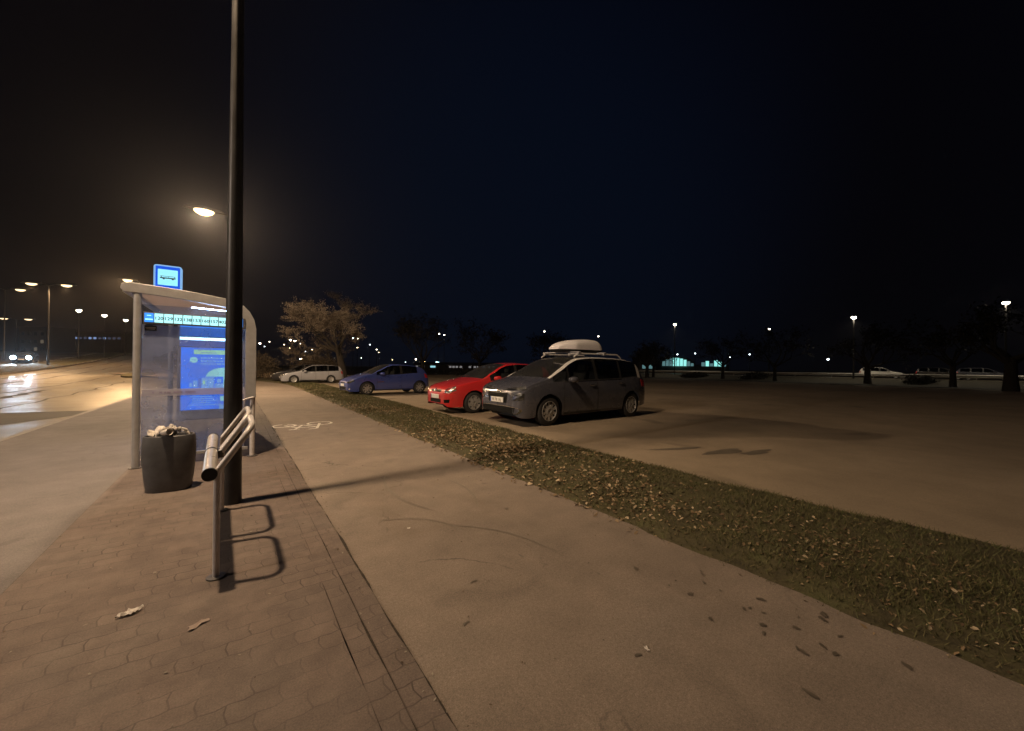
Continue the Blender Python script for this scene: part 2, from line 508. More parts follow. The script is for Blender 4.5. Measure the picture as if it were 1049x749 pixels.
# darker wedge laid over part of the near lane
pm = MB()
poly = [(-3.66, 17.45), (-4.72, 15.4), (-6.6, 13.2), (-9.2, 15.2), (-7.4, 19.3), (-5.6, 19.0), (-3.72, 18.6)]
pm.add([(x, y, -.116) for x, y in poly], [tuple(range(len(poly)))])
tag(pm.build('road_wedge', M['roaddark']), 'dark wedge shaped area in the near lane', None, None, 'structure')
# thin dark repair seams running along the road
sm = MB()
for (x0, y0, x1, y1, w) in ((-6.2, 14, -6.9, 42, .10), (-9.6, 22, -9.0, 60, .14), (-12.6, 30, -12.2, 80, .16), (-7.9, 20, -8.6, 33, .35), (-14.6, 40, -14.3, 90, .2)):
    nn = 24; L_, R_ = [], []
    for k in range(nn + 1):
        t = k / nn; x = x0 + (x1 - x0) * t + .12 * math.sin(k * 1.7 + x0); y = y0 + (y1 - y0) * t
        ww = w * (.6 + .5 * abs(math.sin(k * 2.3)))
        z = Zf(x, y) - .116
        L_.append((x - ww / 2, y, z)); R_.append((x + ww / 2, y, z))
    sm.add(L_ + R_, [(k, k + 1, nn + 1 + k + 1, nn + 1 + k) for k in range(nn)])
tag(sm.build('road_seams', M['roaddark']), 'dark tar seams along the lanes', None, None, 'structure')
# worn lane dashes
lm = MB()
for x in (-7.2, -10.4, -13.4):
    for y in np.arange(12 + (x % 3), 110, 6.0):
        z = Zf(x, y) - .112
        lm.add([(x - .07, y, z), (x + .07, y, z), (x + .07, y + 2, Zf(x, y + 2) - .112), (x - .07, y + 2, Zf(x, y + 2) - .112)], [(0, 1, 2, 3)])
t = NT('worn_road_paint'); v = t.obj()
c = t.ramp(t.noise(v, 9, 5, .7), (.42, (.20, .18, .15)), (.62, (.52, .49, .44)))
t.bsdf(c, .7); M['paint_white'] = t.m
tag(lm.build('lane_markings', M['paint_white']), 'worn white lane dashes', None, None, 'structure')

# car park
lot_y = np.concatenate([np.arange(-30, 12, 1.0), np.arange(12, 62, 2.0)])
strip('parking_lot', lambda y: 4.85 + .012 * max(0, y - 5) + .6 * bend(y) * (y > 29), 50, lot_y, 26, .012, M['lot'], 'bare brown car park surface')
# verge: low mound between path and car park with ragged edges
def vz(X, Y, T):
    edge = np.clip(np.minimum(T, 1 - T) / .16, 0, 1)
    nz = (np.sin(X * 5.1 + Y * 2.3) + np.sin(Y * 5.9 - X * 3.1) + np.sin(X * 11.3 + Y * 8.7) * .6 + np.sin(Y * 13.1 + X * 2) * .6) / 3.2
    nz2 = (np.sin(Y * 1.9) + np.sin(Y * 0.83 + 1.3) + np.sin(Y * 4.3 + .4)) / 3
    return -.028 + edge * .085 + nz * .022 * (edge * .7 + .3) + nz2 * (.014 + .022 * (T > .5)) * (1 - edge)
vy = np.concatenate([np.arange(-6, 12, .12), np.arange(12, 46, .4)])
VX0 = lambda y: 2.93 + .012 * max(0, y - 5) + bend(y)
VX1 = lambda y: 5.32 + .012 * max(0, y - 5) + .6 * bend(y) * (y > 29)
strip('verge', VX0, VX1, vy, 26, .0, M['verge'], 'low earthy verge between cycle path and car park', zfun=vz)
def verge_z(x, y):
    T = (x - np.array([VX0(a) for a in y])) / (np.array([VX1(a) for a in y]) - np.array([VX0(a) for a in y]))
    return Z(x, y) + vz(x, y, T), T
# stains, puddles on the car park and leaf stains on the path
def blob(mb, cx, cy, rx, ry, z, seed, n=22, rot=0):
    rg = random.Random(seed); ph = [rg.uniform(0, 6.28) for _ in range(4)]
    pts = []
    for k in range(n):
        a_ = 2 * math.pi * k / n
        q = 1 + .22 * math.sin(2 * a_ + ph[0]) + .16 * math.sin(3 * a_ + ph[1]) + .10 * math.sin(5 * a_ + ph[2])
        px, py = rx * q * math.cos(a_), ry * q * math.sin(a_)
        pts.append((cx + px * math.cos(rot) - py * math.sin(rot), cy + px * math.sin(rot) + py * math.cos(rot), z))
    mb.add(pts, [tuple(range(n))])
st = MB()
for k, (x, y, rx, ry, rot) in enumerate(((7.05, 3.25, .55, .12, -.25), (6.6, 3.85, .45, .08, -.4), (7.5, 2.9, .4, .10, -.2))):
    blob(st, x, y, rx, ry, .0165, k, rot=rot)
t = NT('damp_stain'); v = t.obj(); t.bsdf(t.ramp(t.noise(v, 5, 4), (.3, (.075, .062, .050)), (.7, (.12, .10, .08))), .5)
t2 = NT('faint_damp'); v = t2.obj(); t2.bsdf(t2.ramp(t2.noise(v, 5, 4), (.3, (.10, .084, .066)), (.7, (.145, .122, .095))), .7)
tag(st.build('damp_stains', t2.m), 'dark damp patches on the car park', None, None, 'structure')
st = MB(); rg = random.Random(4)
for k in range(26):
    x = 2.55 + rg.gauss(0, .22); y = .9 + rg.gauss(0, .33)
    if x > 2.95: x = 2.9 - rg.random() * .3
    s_ = rg.uniform(.006, .022)
    blob(st, x, y, s_ * 1.4, s_ * .8, .0035 + .0001 * k, 100 + k, 12, rg.uniform(0, 3))
for k in range(9):
    blob(st, rg.uniform(1.0, 2.7), rg.uniform(1.0, 6.5), rg.uniform(.012, .03), rg.uniform(.008, .018), .0035 + .0001 * k, 200 + k, 12, rg.uniform(0, 3))
tag(st.build('leaf_stains', t.m), 'small dark leaf stains on the path', None, None, 'structure')
# faint rubber arcs on the path
def arc_strip(mb, cx, cy, r, a0, a1, w, z, nn=26):
    P0, P1 = [], []
    for k in range(nn + 1):
        a_ = a0 + (a1 - a0) * k / nn; ww = w * math.sin(math.pi * (k + .4) / (nn + .8))
        P0.append((cx + (r - ww / 2) * math.cos(a_), cy + (r - ww / 2) * math.sin(a_), z)); P1.append((cx + (r + ww / 2) * math.cos(a_), cy + (r + ww / 2) * math.sin(a_), z))
    mb.add(P0 + P1, [(k, k + 1, nn + 2 + k, nn + 1 + k) for k in range(nn)])
ar = MB()
arc_strip(ar, 1.05, 3.05, .62, -.2, 1.6, .02, .004); arc_strip(ar, 1.0, 2.3, 1.1, -.1, 1.0, .025, .0044); arc_strip(ar, .9, 4.2, 1.4, -.6, .3, .03, .0048)
arc_strip(ar, 3.3, 4.4, 1.8, 2.6, 3.6, .04, .0052)
tag(ar.build('tyre_marks', simple('rubber_mark', (.165, .140, .115), .8, 0, .12, 25)), 'faint curved tyre marks on the path', None, None, 'structure')

# bicycle symbol painted on the path
bm_ = MB()
bz = [.004]
def bar(p, q, w):
    p, q = Vector((*p, 0)), Vector((*q, 0)); d = (q - p).normalized(); s_ = Vector((-d.y, d.x, 0)) * w / 2
    z = Vector((0, 0, bz[0])); bz[0] += .0004
    bm_.add([p + s_ + z, q + s_ + z, q - s_ + z, p - s_ + z], [(0, 1, 2, 3)])
def ring(cx, cy, r, w, a0=0, a1=2 * math.pi, nn=28):
    P0, P1 = [], []
    for k in range(nn + 1):
        a_ = a0 + (a1 - a0) * k / nn
        P0.append((cx + (r - w / 2) * math.cos(a_), cy + (r - w / 2) * math.sin(a_), bz[0])); P1.append((cx + (r + w / 2) * math.cos(a_), cy + (r + w / 2) * math.sin(a_), bz[0]))
    bz[0] += .0004
    bm_.add(P0 + P1, [(k, k + 1, nn + 2 + k, nn + 1 + k) for k in range(nn)])
ring(1.00, 10.66, .24, .055, R(95), R(430)); ring(1.78, 10.70, .27, .055)
bar((1.00, 10.66), (1.22, 10.20), .05); bar((1.22, 10.20), (1.62, 10.12), .05); bar((1.00, 10.66), (1.38, 10.58), .05)
bar((1.38, 10.58), (1.62, 10.12), .05); bar((1.38, 10.58), (1.14, 9.95), .05); bar((1.78, 10.70), (1.58, 9.86), .06); bar((1.58, 9.86), (1.40, 9.83), .05)
bar((1.02, 9.93), (1.24, 9.95), .05)
t = NT('worn_path_paint'); v = t.obj()
c = t.ramp(t.noise(v, 22, 5, .75), (.36, (.24, .21, .18)), (.50, (.74, .70, .64)))
t.bsdf(c, .7)
tag(bm_.build('bicycle_marking', t.m), 'worn white bicycle symbol painted on the path', None, None, 'structure')

# grass blades and leaf litter (uncountable)
def scatter_y(n, y0=-2.2, y1=36., k=.55):
    u = rng.random(n); return y0 + (y1 - y0) * u**(1 / k) if False else y0 + (y1 - y0) * (np.exp(u * 3.0) - 1) / (math.exp(3.0) - 1)
N = 150000
y = scatter_y(N); T = rng.random(N)
x0 = np.array([VX0(a) for a in y]); x1 = np.array([VX1(a) for a in y]); x = x0 + .04 + (x1 - x0 - .08) * T
dens = .5 + .5 * np.sin(x * 2.7 + np.sin(y * 1.3) * 2) * np.sin(y * 1.9 + x)
keep = (rng.random(N) < .25 + .75 * np.clip(dens, 0, 1)) & (rng.random(N) < np.clip(np.minimum(T, 1 - T) / .14, .05, 1))
x, y = x[keep], y[keep]; N = len(x)
z, _ = verge_z(x, y)
far = np.clip((y - 3) / 10, 0, 2)
h = rng.uniform(.015, .050, N) * (1 + .25 * far); w = rng.uniform(.0025, .005, N) * (1 + 1.2 * far); a = rng.uniform(0, 6.283, N); ln = rng.uniform(.4, 1.6, N) * h; la = rng.uniform(0, 6.283, N)
dx, dy = np.cos(a) * w, np.sin(a) * w
V = np.stack([np.stack([x - dx, y - dy, z - .006], 1), np.stack([x + dx, y + dy, z - .006], 1), np.stack([x + np.cos(la) * ln, y + np.sin(la) * ln, z + h], 1)], 1).reshape(-1, 3)
gr = np_mesh('grass', V, np.arange(3 * N).reshape(N, 3), M['blade']); tag(gr, 'short patchy grass on the verge', None, None, 'stuff')
def leaves(name, x, y, z, smin, smax, mat, label, tilt=.5):
    n = len(x); s_ = rng.uniform(smin, smax, n) * np.clip(.55 + .14 * y, .55, 1.15); a = rng.uniform(0, 6.283, n)
    ux, uy = np.cos(a), np.sin(a); vx, vy_ = -uy, ux
    t1, t2 = rng.uniform(-tilt, tilt, n), rng.uniform(-tilt, tilt, n); fold = rng.uniform(.05, .35, n)
    W_ = rng.uniform(.5, .8, n)
    def pt(u, v, k): return np.stack([x + (ux * u + vx * v * W_) * s_, y + (uy * u + vy_ * v * W_) * s_, z + (t1 * u + t2 * v + fold * k) * s_ + .004 + .5 * s_ * tilt * .8], 1)
    P = [pt(-1, 0, 0), pt(-.3, -.8, 1), pt(.5, -.55, 1), pt(1, 0, .2), pt(.5, .55, 1), pt(-.3, .8, 1), pt(0, 0, 0)]
    V = np.stack(P, 1).reshape(-1, 3); b = np.arange(n)[:, None] * 7
    F = np.concatenate([b + np.array([[0, 1, 6]]), b + np.array([[1, 2, 6]]), b + np.array([[2, 3, 6]]), b + np.array([[3, 4, 6]]), b + np.array([[4, 5, 6]]), b + np.array([[5, 0, 6]])], 0)
    o = np_mesh(name, V, F, mat); tag(o, label, None, None, 'stuff'); return o
N = 34000
y = scatter_y(N); T = rng.normal(.36, .25, N)
x0 = np.array([VX0(a) for a in y]); x1 = np.array([VX1(a) for a in y]); x = x0 + (x1 - x0) * T
cl = np.sin(x * 3.3 + y * 1.1) + np.sin(y * 2.7 - x * 1.7) + np.sin(y * .9 + 2)
keep = (rng.random(N) < np.clip(.62 + .30 * cl, .15, 1)) & (T > .01 - .07 * rng.random(N)**4) & (T < .93) & (rng.random(N) < np.clip(.16 + y * .22, .10, 1)); x, y = x[keep], y[keep]
z, _ = verge_z(x, y); z = np.maximum(z, 0)
leaves('leaf_litter', x, y, z, .010, .031, M['leaf'], 'dry brown fallen leaves on the verge')
# bits of leaf and grit on the path and along its edge
n1 = 420; ye = rng.uniform(.6, 14, n1) ; xe = PX0 - .02 + np.abs(rng.normal(0, .045, n1)) * rng.choice([-1, 1], n1)
n2 = 260; y2 = rng.uniform(.3, 10, n2); x2 = rng.uniform(.8, 3.0, n2)
n3 = 160; y3 = rng.uniform(1.2, 8, n3); x3 = rng.uniform(-1.2, .7, n3)
x = np.concatenate([xe, x2, x3]); y = np.concatenate([ye, y2, y3])
leaves('path_debris', x, y, np.full(len(x), .001), .003, .012, M['debris'], 'small bits of leaf and grit on the path', .3)

# ------------------------------------------------------------------ street lamps
lamp_mats = {}
def lamp_emit(col, st):
    k = (col, st)
    if k not in lamp_mats: lamp_mats[k] = emit('lamp_glow', col, st, False)
    return lamp_mats[k]
WARM = (1.0, .74, .42); PALE = (1.0, .88, .66); COOL = (.80, .90, 1.0); CYAN = (.55, .92, 1.0); YEL = (1.0, .86, .35)

def add_light(name, loc, watts, col, parent, radius=.13, cone=165, blend=.9, rot=(0, 0, 0)):
    ld = bpy.data.lights.new(name, 'SPOT'); ld.energy = watts; ld.color = col; ld.shadow_soft_size = radius
    ld.spot_size = R(cone); ld.spot_blend = blend
    o = bpy.data.objects.new(name, ld); COL.objects.link(o); o.parent = parent; o.location = loc; o.rotation_euler = rot
    return o

def street_lamp(base, H, arm, heads, label, group, r0=.085, r1=.045, col=WARM, glow=60, head=.7, watts=0, cat='street lamp', polemat=None, parts=True, cone=168, blend=.6, tilt=(0, 0, 0), lightcol=None):
    """arm: horizontal vector to each head in heads (list of (dx,dy))"""
    t = empty('street_lamp', base)
    tag(t, label, cat, group)
    pm_ = polemat or M['pole']
    MB().tube([(0, 0, -.05), (0, 0, 1.3), (0, 0, 1.34), (0, 0, H * .55), (0, 0, H)], [r0, r0 * .93, r0 * .90, r0 * .64, r1], 18).build('pole', pm_, t, 40)
    for (dx, dy) in heads:
        L_ = math.hypot(dx, dy)
        if L_ > .05:
            MB().tube([(0, 0, H - .12), (dx * .3, dy * .3, H + .10), (dx * .85, dy * .85, H + .14)], [r1 * .9, r1 * .75, r1 * .65], 10).build('arm', pm_, t, 40)
        ang = math.atan2(dy, dx) if L_ > .05 else 0
        ca, sa = math.cos(ang), math.sin(ang)
        hd = MB()
        pr = [(-.55, .10, .05), (-.45, .22, .09), (0, .30, .12), (.40, .24, .08), (.55, .10, .03)]
        ring_ = []
        vs, fs = [], []
        for (u, wv, hh) in pr:
            for (b_, c_) in ((-1, 0), (-.7, 1), (.7, 1), (1, 0)):
                lx, ly, lz = u * head, wv * head * .5 * b_, hh * head * c_
                vs.append((dx + lx * ca - ly * sa, dy + lx * sa + ly * ca, H + .08 + lz))
        for k in range(len(pr) - 1):
            for q in range(3): fs.append((k * 4 + q, k * 4 + q + 1, k * 4 + q + 5, k * 4 + q + 4))
            fs.append((k * 4 + 3, k * 4, k * 4 + 4, k * 4 + 7))
        fs.append((0, 1, 2, 3)); fs.append((16, 17, 18, 19))
        hd.add(vs, fs)
        ho = hd.build('lamp_head', pm_, t, 40)
        ln = MB().lathe([(.02, -.24), (.10, -.22), (.18, -.14), (.22, -.06), (.22, 0)], (0, 0, 0), 18, sx=head * 1.25, sy=head * .9)
        lo = ln.build('lens', lamp_emit(col, glow), ho, 60)
        lo.location = (dx, dy, H + .075); lo.rotation_euler = (0, 0, ang)
        if watts:
            add_light('lamp_light', (dx, dy, H - .06 - .1 * head), watts, lightcol or LAMP_COL if base[0] > -5 or lightcol else (1.0, .60, .28), ho, .13, cone, blend, tilt)
    return t

# the near lamp post (its head is above the frame)
street_lamp((0, 5.05, 0), 9.15, None, [(-1.3, 0)], 'tall dark lamp post beside the leaning rail and shelter', 'lamp posts on the near pavement', .087, .05, watts=MAIN_W, glow=80, cone=176, blend=1.0, tilt=(R(35), R(-9), 0))
street_lamp((.0, 24.95, Zf(0, 25)), 9.2, None, [(-1.3, 0)], 'lit lamp post further along behind the bus shelter, glowing amber beside the near post', 'lamp posts on the near pavement', .09, .05, watts=MAIN_W * 1.0, glow=3.6, head=1.5, cone=179, blend=.12)
street_lamp((-7.35, 50.4, Zf(-7.35, 50.4)), 8.9, None, [(-.8, 0)], 'street lamp on the small grass island, glowing just above the shelter roof edge', 'lamp posts along the road', .09, .05, watts=MAIN_W * 1.0, glow=2.6, head=1.2, cone=179, blend=.12)
# island with that lamp
isl = MB(); ring_n = 26
for k in range(ring_n): pass
pts = [(-7.5 + 1.1 * math.cos(q) * (1 if math.sin(q) < 0 else 1), 52 + 4.2 * math.sin(q)) for q in np.linspace(0, 2 * math.pi, ring_n, endpoint=False)]
vs = [(x, y, Zf(x, y) - .16) for x, y in pts] + [(x, y, Zf(x, y) + .03) for x, y in pts]
isl.add(vs, [tuple(range(ring_n, 2 * ring_n))] + [(k, (k + 1) % ring_n, ring_n + (k + 1) % ring_n, ring_n + k) for k in range(ring_n)])
tag(isl.build('traffic_island', M['verge']), 'dark oval traffic island in the road', None, None, 'structure')
# double lamps on the median and beyond
MED = 'double headed lamps on the median'
street_lamp((-18.1, 70.2, Zf(-18, 70.2)), 9.7, None, [(-1.55, .6), (1.55, -.6)], 'nearest double headed lamp on the median beside the oncoming car', MED, .11, .06, watts=MAIN_W * .5, glow=2.4, head=1.8)
street_lamp((-24.9, 81.5, 1.2), 10.0, None, [(-1.5, .6), (1.5, -.6)], 'double headed lamp across the road at the frame edge', MED, .11, .06, glow=2.2, head=1.8)
street_lamp((-34.6, 118, 2.6), 7.3, None, [(-1.7, .6), (1.7, -.6)], 'small distant double headed lamp low over the oncoming car', MED, .11, .06, glow=2.0, head=2.0)
street_lamp((-18.3, 4.5, 0), 9.7, None, [(-1.6, 0), (1.6, 0)], 'double headed median lamp added out of view to fill the sides of rail and pole', MED, .11, .06, watts=5200, glow=60, lightcol=(1, .80, .62), cone=178, blend=.2)  # added lamp, never in view: fills the sides of rail, pole and bin
street_lamp((-16.95, 38.0, Zf(-17, 38)), 9.3, None, [(1.6, 0)], 'lamp post added out of view across the road to light the lanes', 'lamp posts along the road', .09, .05, watts=MAIN_W * .6, glow=80)  # added lamp beyond the frame edge that brightens the road

def text_mesh(name, s, size, mat, loc, rot=(math.pi / 2, 0, 0), parent=None, align='CENTER', ext=.0008, bold=0):
    cu = bpy.data.curves.new(name, 'FONT'); cu.body = s; cu.size = size; cu.align_x = align; cu.align_y = 'CENTER'; cu.extrude = ext; cu.offset = bold; cu.resolution_u = 3
    tmp = bpy.data.objects.new(name + '_tmp', cu); COL.objects.link(tmp)
    bpy.context.view_layer.update()
    me = bpy.data.meshes.new_from_object(tmp.evaluated_get(bpy.context.evaluated_depsgraph_get()))
    bpy.data.objects.remove(tmp)
    me.materials.clear(); me.materials.append(mat)
    o = bpy.data.objects.new(name, me); COL.objects.link(o); o.location = loc; o.rotation_euler = rot
    if parent: o.parent = parent
    return o

# ------------------------------------------------------------------ bus shelter
SY0, SY1 = 7.42, 11.0
sh = empty('bus_shelter', (-.4, 7.42, 0))
tag(sh, 'glass bus shelter with curved grey frame and glowing blue advert inside', 'bus shelter')
def rel(p): return (p[0] + .4, p[1] - 7.42, p[2])
class SB(MB):   # coordinates given in the street frame, stored relative to the shelter's base
    def build(s, name, mats, parent=None, smooth=None, bevel=0):
        if parent is sh: s.v = [rel(p) for p in s.v]
        else: s.v = [rel(p) for p in s.v]
        return MB.build(s, name, mats, parent, smooth, bevel)
outer = [(-1.24, 2.475), (-1.275, 2.52), (-1.26, 2.585), (-1.18, 2.61), (-.65, 2.57), (-.1, 2.50), (.03, 2.465), (.12, 2.41), (.20, 2.325), (.262, 2.20), (.292, 2.05), (.295, 1.5), (.295, .95)]
inner = [(-1.20, 2.47), (-1.19, 2.47), (-1.16, 2.47), (-1.08, 2.468), (-.65, 2.435), (-.1, 2.365), (-.02, 2.345), (.045, 2.305), (.095, 2.24), (.13, 2.15), (.150, 2.03), (.152, 1.5), (.152, .95)]
def ribbon(y0, y1, out=outer, inn=inner):
    mb = SB(); n = len(out)
    vs = [(x, y0, z) for x, z in out] + [(x, y0, z) for x, z in inn] + [(x, y1, z) for x, z in out] + [(x, y1, z) for x, z in inn]
    fs = []
    for k in range(n - 1):
        fs += [(k, k + 1, n + k + 1, n + k), (2 * n + k, 3 * n + k, 3 * n + k + 1, 2 * n + k + 1), (k, 2 * n + k, 2 * n + k + 1, k + 1), (n + k, n + k + 1, 3 * n + k + 1, 3 * n + k)]
    fs += [(0, n, 3 * n, 2 * n), (n - 1, 3 * n - 1, 4 * n - 1, 2 * n - 1)]
    fs[-1] = (n - 1, 2 * n - 1, 4 * n - 1, 3 * n - 1)
    return mb.add(vs, fs)
ribbon(SY0, SY0 + .10).build('end_frame', M['alu'], sh, 35, .008)
ribbon(SY1, SY1 + .10).build('end_frame', M['alu'], sh, 35, .008)
t = NT('roof_polycarbonate')
df = t.n('ShaderNodeBsdfDiffuse'); df.inputs[0].default_value = (.50, .46, .46, 1); tl = t.n('ShaderNodeBsdfTranslucent'); tl.inputs[0].default_value = (.62, .56, .55, 1)
mx = t.n('ShaderNodeMixShader'); mx.inputs[0].default_value = .55; t.l(df.outputs[0], mx.inputs[1]); t.l(tl.outputs[0], mx.inputs[2]); t.l(mx.outputs[0], t.out.inputs[0])
ro = [(x, z - .03) for x, z in outer[2:11]]; ri = [(x - .004, z - .055) for x, z in outer[2:11]]
ribbon(SY0 + .10, SY1, ro, ri).build('roof', t.m, sh, 40)
eb = SB(); eb.box((-1.235, (SY0 + SY1) / 2 + .05, 2.53), (.07, SY1 - SY0 - .10, .10)); eb.build('roof_gutter', M['alu'], sh, None, .01)
for (px, py) in ((-1.105, SY0 + .05), (-1.105, SY1 + .05), (.255, SY0 + .05), (.255, SY1 + .05)):
    pt = SB(); top = 2.47 if px < 0 else .955
    pt.tube([(px, py, 0.0), (px, py, top)], .044 if px < 0 else .036, 16)
    pt.build('post', M['alu'] if px < 0 else M['rail'], sh, 40)
    ft = SB(); ft.lathe([(.075, 0.002), (.075, .012), (.05, .016)], (px, py, 0), 16); ft.build('post_foot', M['alu_dark'], sh, 40)
M['shglass'] = mat_glass('shelter_glass', (.86, .88, .95), .09, .02, .30, (.56, .66, .95))
M['shglass2'] = mat_glass('shelter_side_glass', (.80, .85, .92), .05, .02, .08, (.45, .5, .68))
gp = SB(); gp.box((-.455, SY0 + .05, 1.10), (1.20, .010, 1.86)); gp.build('end_glass', M['shglass'], sh)
gp = SB(); gp.box((-.455, SY0 + .05, 2.26), (1.20, .010, .12)); gp.build('upper_glass', M['shglass2'], sh)
for k in range(3):
    gp = SB(); y0 = SY0 + .12 + k * 1.14; gp.box((.235, y0 + .56, 1.08), (.010, 1.10, 1.84)); gp.build('rear_glass', M['shglass2'], sh)
    if k: 
        b_ = SB(); b_.box((.235, y0 - .02, 1.15), (.04, .035, 2.1)); b_.build('mullion', M['alu'], sh)
fr = SB(); t = NT('frosted_film')
df = t.n('ShaderNodeBsdfDiffuse'); df.inputs[0].default_value = (.72, .70, .78, 1); tl = t.n('ShaderNodeBsdfTranslucent'); tl.inputs[0].default_value = (.75, .75, .85, 1); mx = t.n('ShaderNodeMixShader')
tr = t.n('ShaderNodeBsdfTransparent'); m2 = t.n('ShaderNodeMixShader'); m2.inputs[0].default_value = .45
t.l(df.outputs[0], mx.inputs[1]); t.l(tl.outputs[0], mx.inputs[2]); t.l(mx.outputs[0], m2.inputs[1]); t.l(tr.outputs[0], m2.inputs[2]); t.l(m2.outputs[0], t.out.inputs[0])
fr.box((-.455, SY0 + .041, 1.06), (1.19, .003, .10)); fo = fr.build('frosted_band', t.m, sh)
for k, (x, wv) in enumerate(((-.93, .02), (-.85, .03), (-.80, .02), (-.76, .04), (-.66, .10), (-.52, .12))):
    MBt = SB(); MBt.box((x, SY0 + .038, 1.06), (wv, .002, .025)); MBt.build('band_mark', simple('band_ink', (.30, .27, .38), .7), fo)
sk = SB(); sk.box((-.965, SY0 + .040, 1.985), (.13, .004, .075)); sko = sk.build('sticker', M['ink'], sh)
sk = SB(); sk.box((-.965, SY0 + .036, 1.990), (.105, .002, .010)); sk.box((-.965, SY0 + .036, 1.972), (.09, .002, .008)); sk.build('sticker_text', M['plate'], sko)
# bottom rail and grab bar
b_ = SB(); b_.box((-.43, SY0 + .05, .14), (1.25, .035, .05)); b_.build('bottom_rail', M['alu'], sh, None, .006)
b_ = SB(); b_.tube([(.285, SY0 + .02, .955), (.21, SY0 - .02, .94), (.10, SY0 - .03, .905), (.0, SY0, .89)], .014, 10); b_.build('grab_bar', M['rail'], sh, 50)
# bench inside
b_ = SB(); b_.box((.02, 9.3, .47), (.28, 2.4, .035)); bo = b_.build('bench_seat', M['alu_dark'], sh, None, .006)
for y in (8.3, 10.3):
    b_ = SB(); b_.box((.06, y, .23), (.05, .05, .45)); b_.build('bench_leg', M['alu_dark'], bo)
# line number board along the top of the end glass
E_cell = emit('number_cell_light', (.42, .90, .92), 1.5); E_cellblue = emit('number_cell_blue', (.05, .28, .98), 1.4)
nb = SB(); nb.box((-.445, SY0 - .002, 2.125), (1.18, .03, .165)); nbo = nb.build('line_number_board', M['alu_dark'], sh, None, .004)
x = -1.028; cw = .104
M['cellink'] = simple('cell_ink', (.02, .09, .16), .7)
for k, s_ in enumerate(['', '120', '129', '132', '138', '153', '160', '157', '402', '171', '']):
    cc = SB(); cc.box((x + cw / 2, SY0 - .0185, 2.13), (cw - .010, .003, .128)); co = cc.build('number_cell', E_cellblue if k in (0, 10) else E_cell, nbo)
    if s_: text_mesh('line_number', s_, .064, M['cellink'], rel((x + cw / 2, SY0 - .0215, 2.125)), parent=co, bold=.0016)
    elif k == 0:
        c2 = SB(); c2.box((x + cw / 2, SY0 - .021, 2.160), (.045, .002, .010)); c2.build('cell_emblem', E_cell, co); c2 = SB(); c2.box((x + cw / 2, SY0 - .021, 2.105), (.08, .002, .018)); c2.build('cell_caption', E_cell, co)
    x += cw
tb = SB(); tb.tube([(-.52, SY0 + .14, 2.335), (.04, SY0 + .14, 2.315)], .006, 8); tb.build('light_tube', emit('tube_light', (.60, .76, 1.0), 70.0), sh)
# advert light box at the far end
E_blue = emit('poster_blue', (.010, .200, 1.0), 1.6); E_cy = emit('poster_cyan', (.38, .95, .90), 1.45); E_lb = emit('poster_light_blue', (.20, .50, .98), 1.45); E_yg = emit('poster_green', (.42, .88, .55), 1.4); E_mid = emit('poster_mid_blue', (.07, .25, .95), 1.1)
yb = 10.98
lb = SB(); lb.box((-.40, yb + .07, 1.29), (1.18, .15, 2.10)); lbo = lb.build('light_box', M['alu'], sh, None, .012)
hp = SB(); hp.box((-.40, yb - .012, 2.20), (1.10, .012, .22)); hp.build('light_box_panel', emit('header_panel_blue', (.04, .20, .75), 1.2), lbo)
hp = SB(); hp.box((-.40, yb - .012, 1.93), (1.10, .012, .14)); hp.build('light_box_panel', emit('lower_panel_blue', (.03, .11, .48), 1.0), lbo)
ps = SB(); ps.box((-.40, yb - .009, 1.15), (1.06, .006, 1.38)); po = ps.build('poster', E_blue, lbo)
def pl(px, py): return (-.9 + (px - 187) / 59.2, 1.81 - (py - 357) / 47.0)
LAY = [0]
def pbox(name, px0, py0, px1, py1, mat):
    LAY[0] += 1
    x0, z1 = pl(px0, py0); x1, z0 = pl(px1, py1)
    b = SB(); b.box(((x0 + x1) / 2, yb - .0135 - .0004 * (LAY[0] % 9), (z0 + z1) / 2), (x1 - x0, .002, z1 - z0)); return b.build(name, mat, po)
pbox('poster_header', 198, 357.8, 247, 362.5, E_yg)
pbox('poster_header_text', 205, 360.6, 222, 361.1, E_mid)
b = SB(); cx, cz = pl(198, 368.5); b.lathe([(.066, -.001), (.066, .001)], (cx, yb - .0140, cz), 28, 'y'); lg = b.build('poster_logo', E_cy, po)
b = SB(); b.box((cx, yb - .0165, cz), (.085, .002, .012)); b.build('logo_text', E_mid, lg)
pr = random.Random(3)
for (y_, h_, xs0, xs1) in ((366.3, 1.4, 205, 246), (369.6, 1.5, 205, 246), (372.5, 1.5, 205, 246)):
    b = SB(); px = xs0
    while px < xs1:
        wv = pr.uniform(1.4, 5.0); x0, z0 = pl(px, y_); x1, _ = pl(min(px + wv, xs1), y_)
        b.box(((x0 + x1) / 2, yb - .0135, z0), (x1 - x0, .002, h_ / 47)); px += wv + .8
    b.build('poster_text', E_lb, po)
dm = SB(); cx, cz = pl(230, 386); n_ = 20
pts = [(cx + .325 * math.cos(math.pi * k / n_), yb - .0155, cz + .205 * math.sin(math.pi * k / n_)) for k in range(n_ + 1)]
dm.prism(pts, (0, .002, 0)); dm.build('poster_dome', E_cy, po)
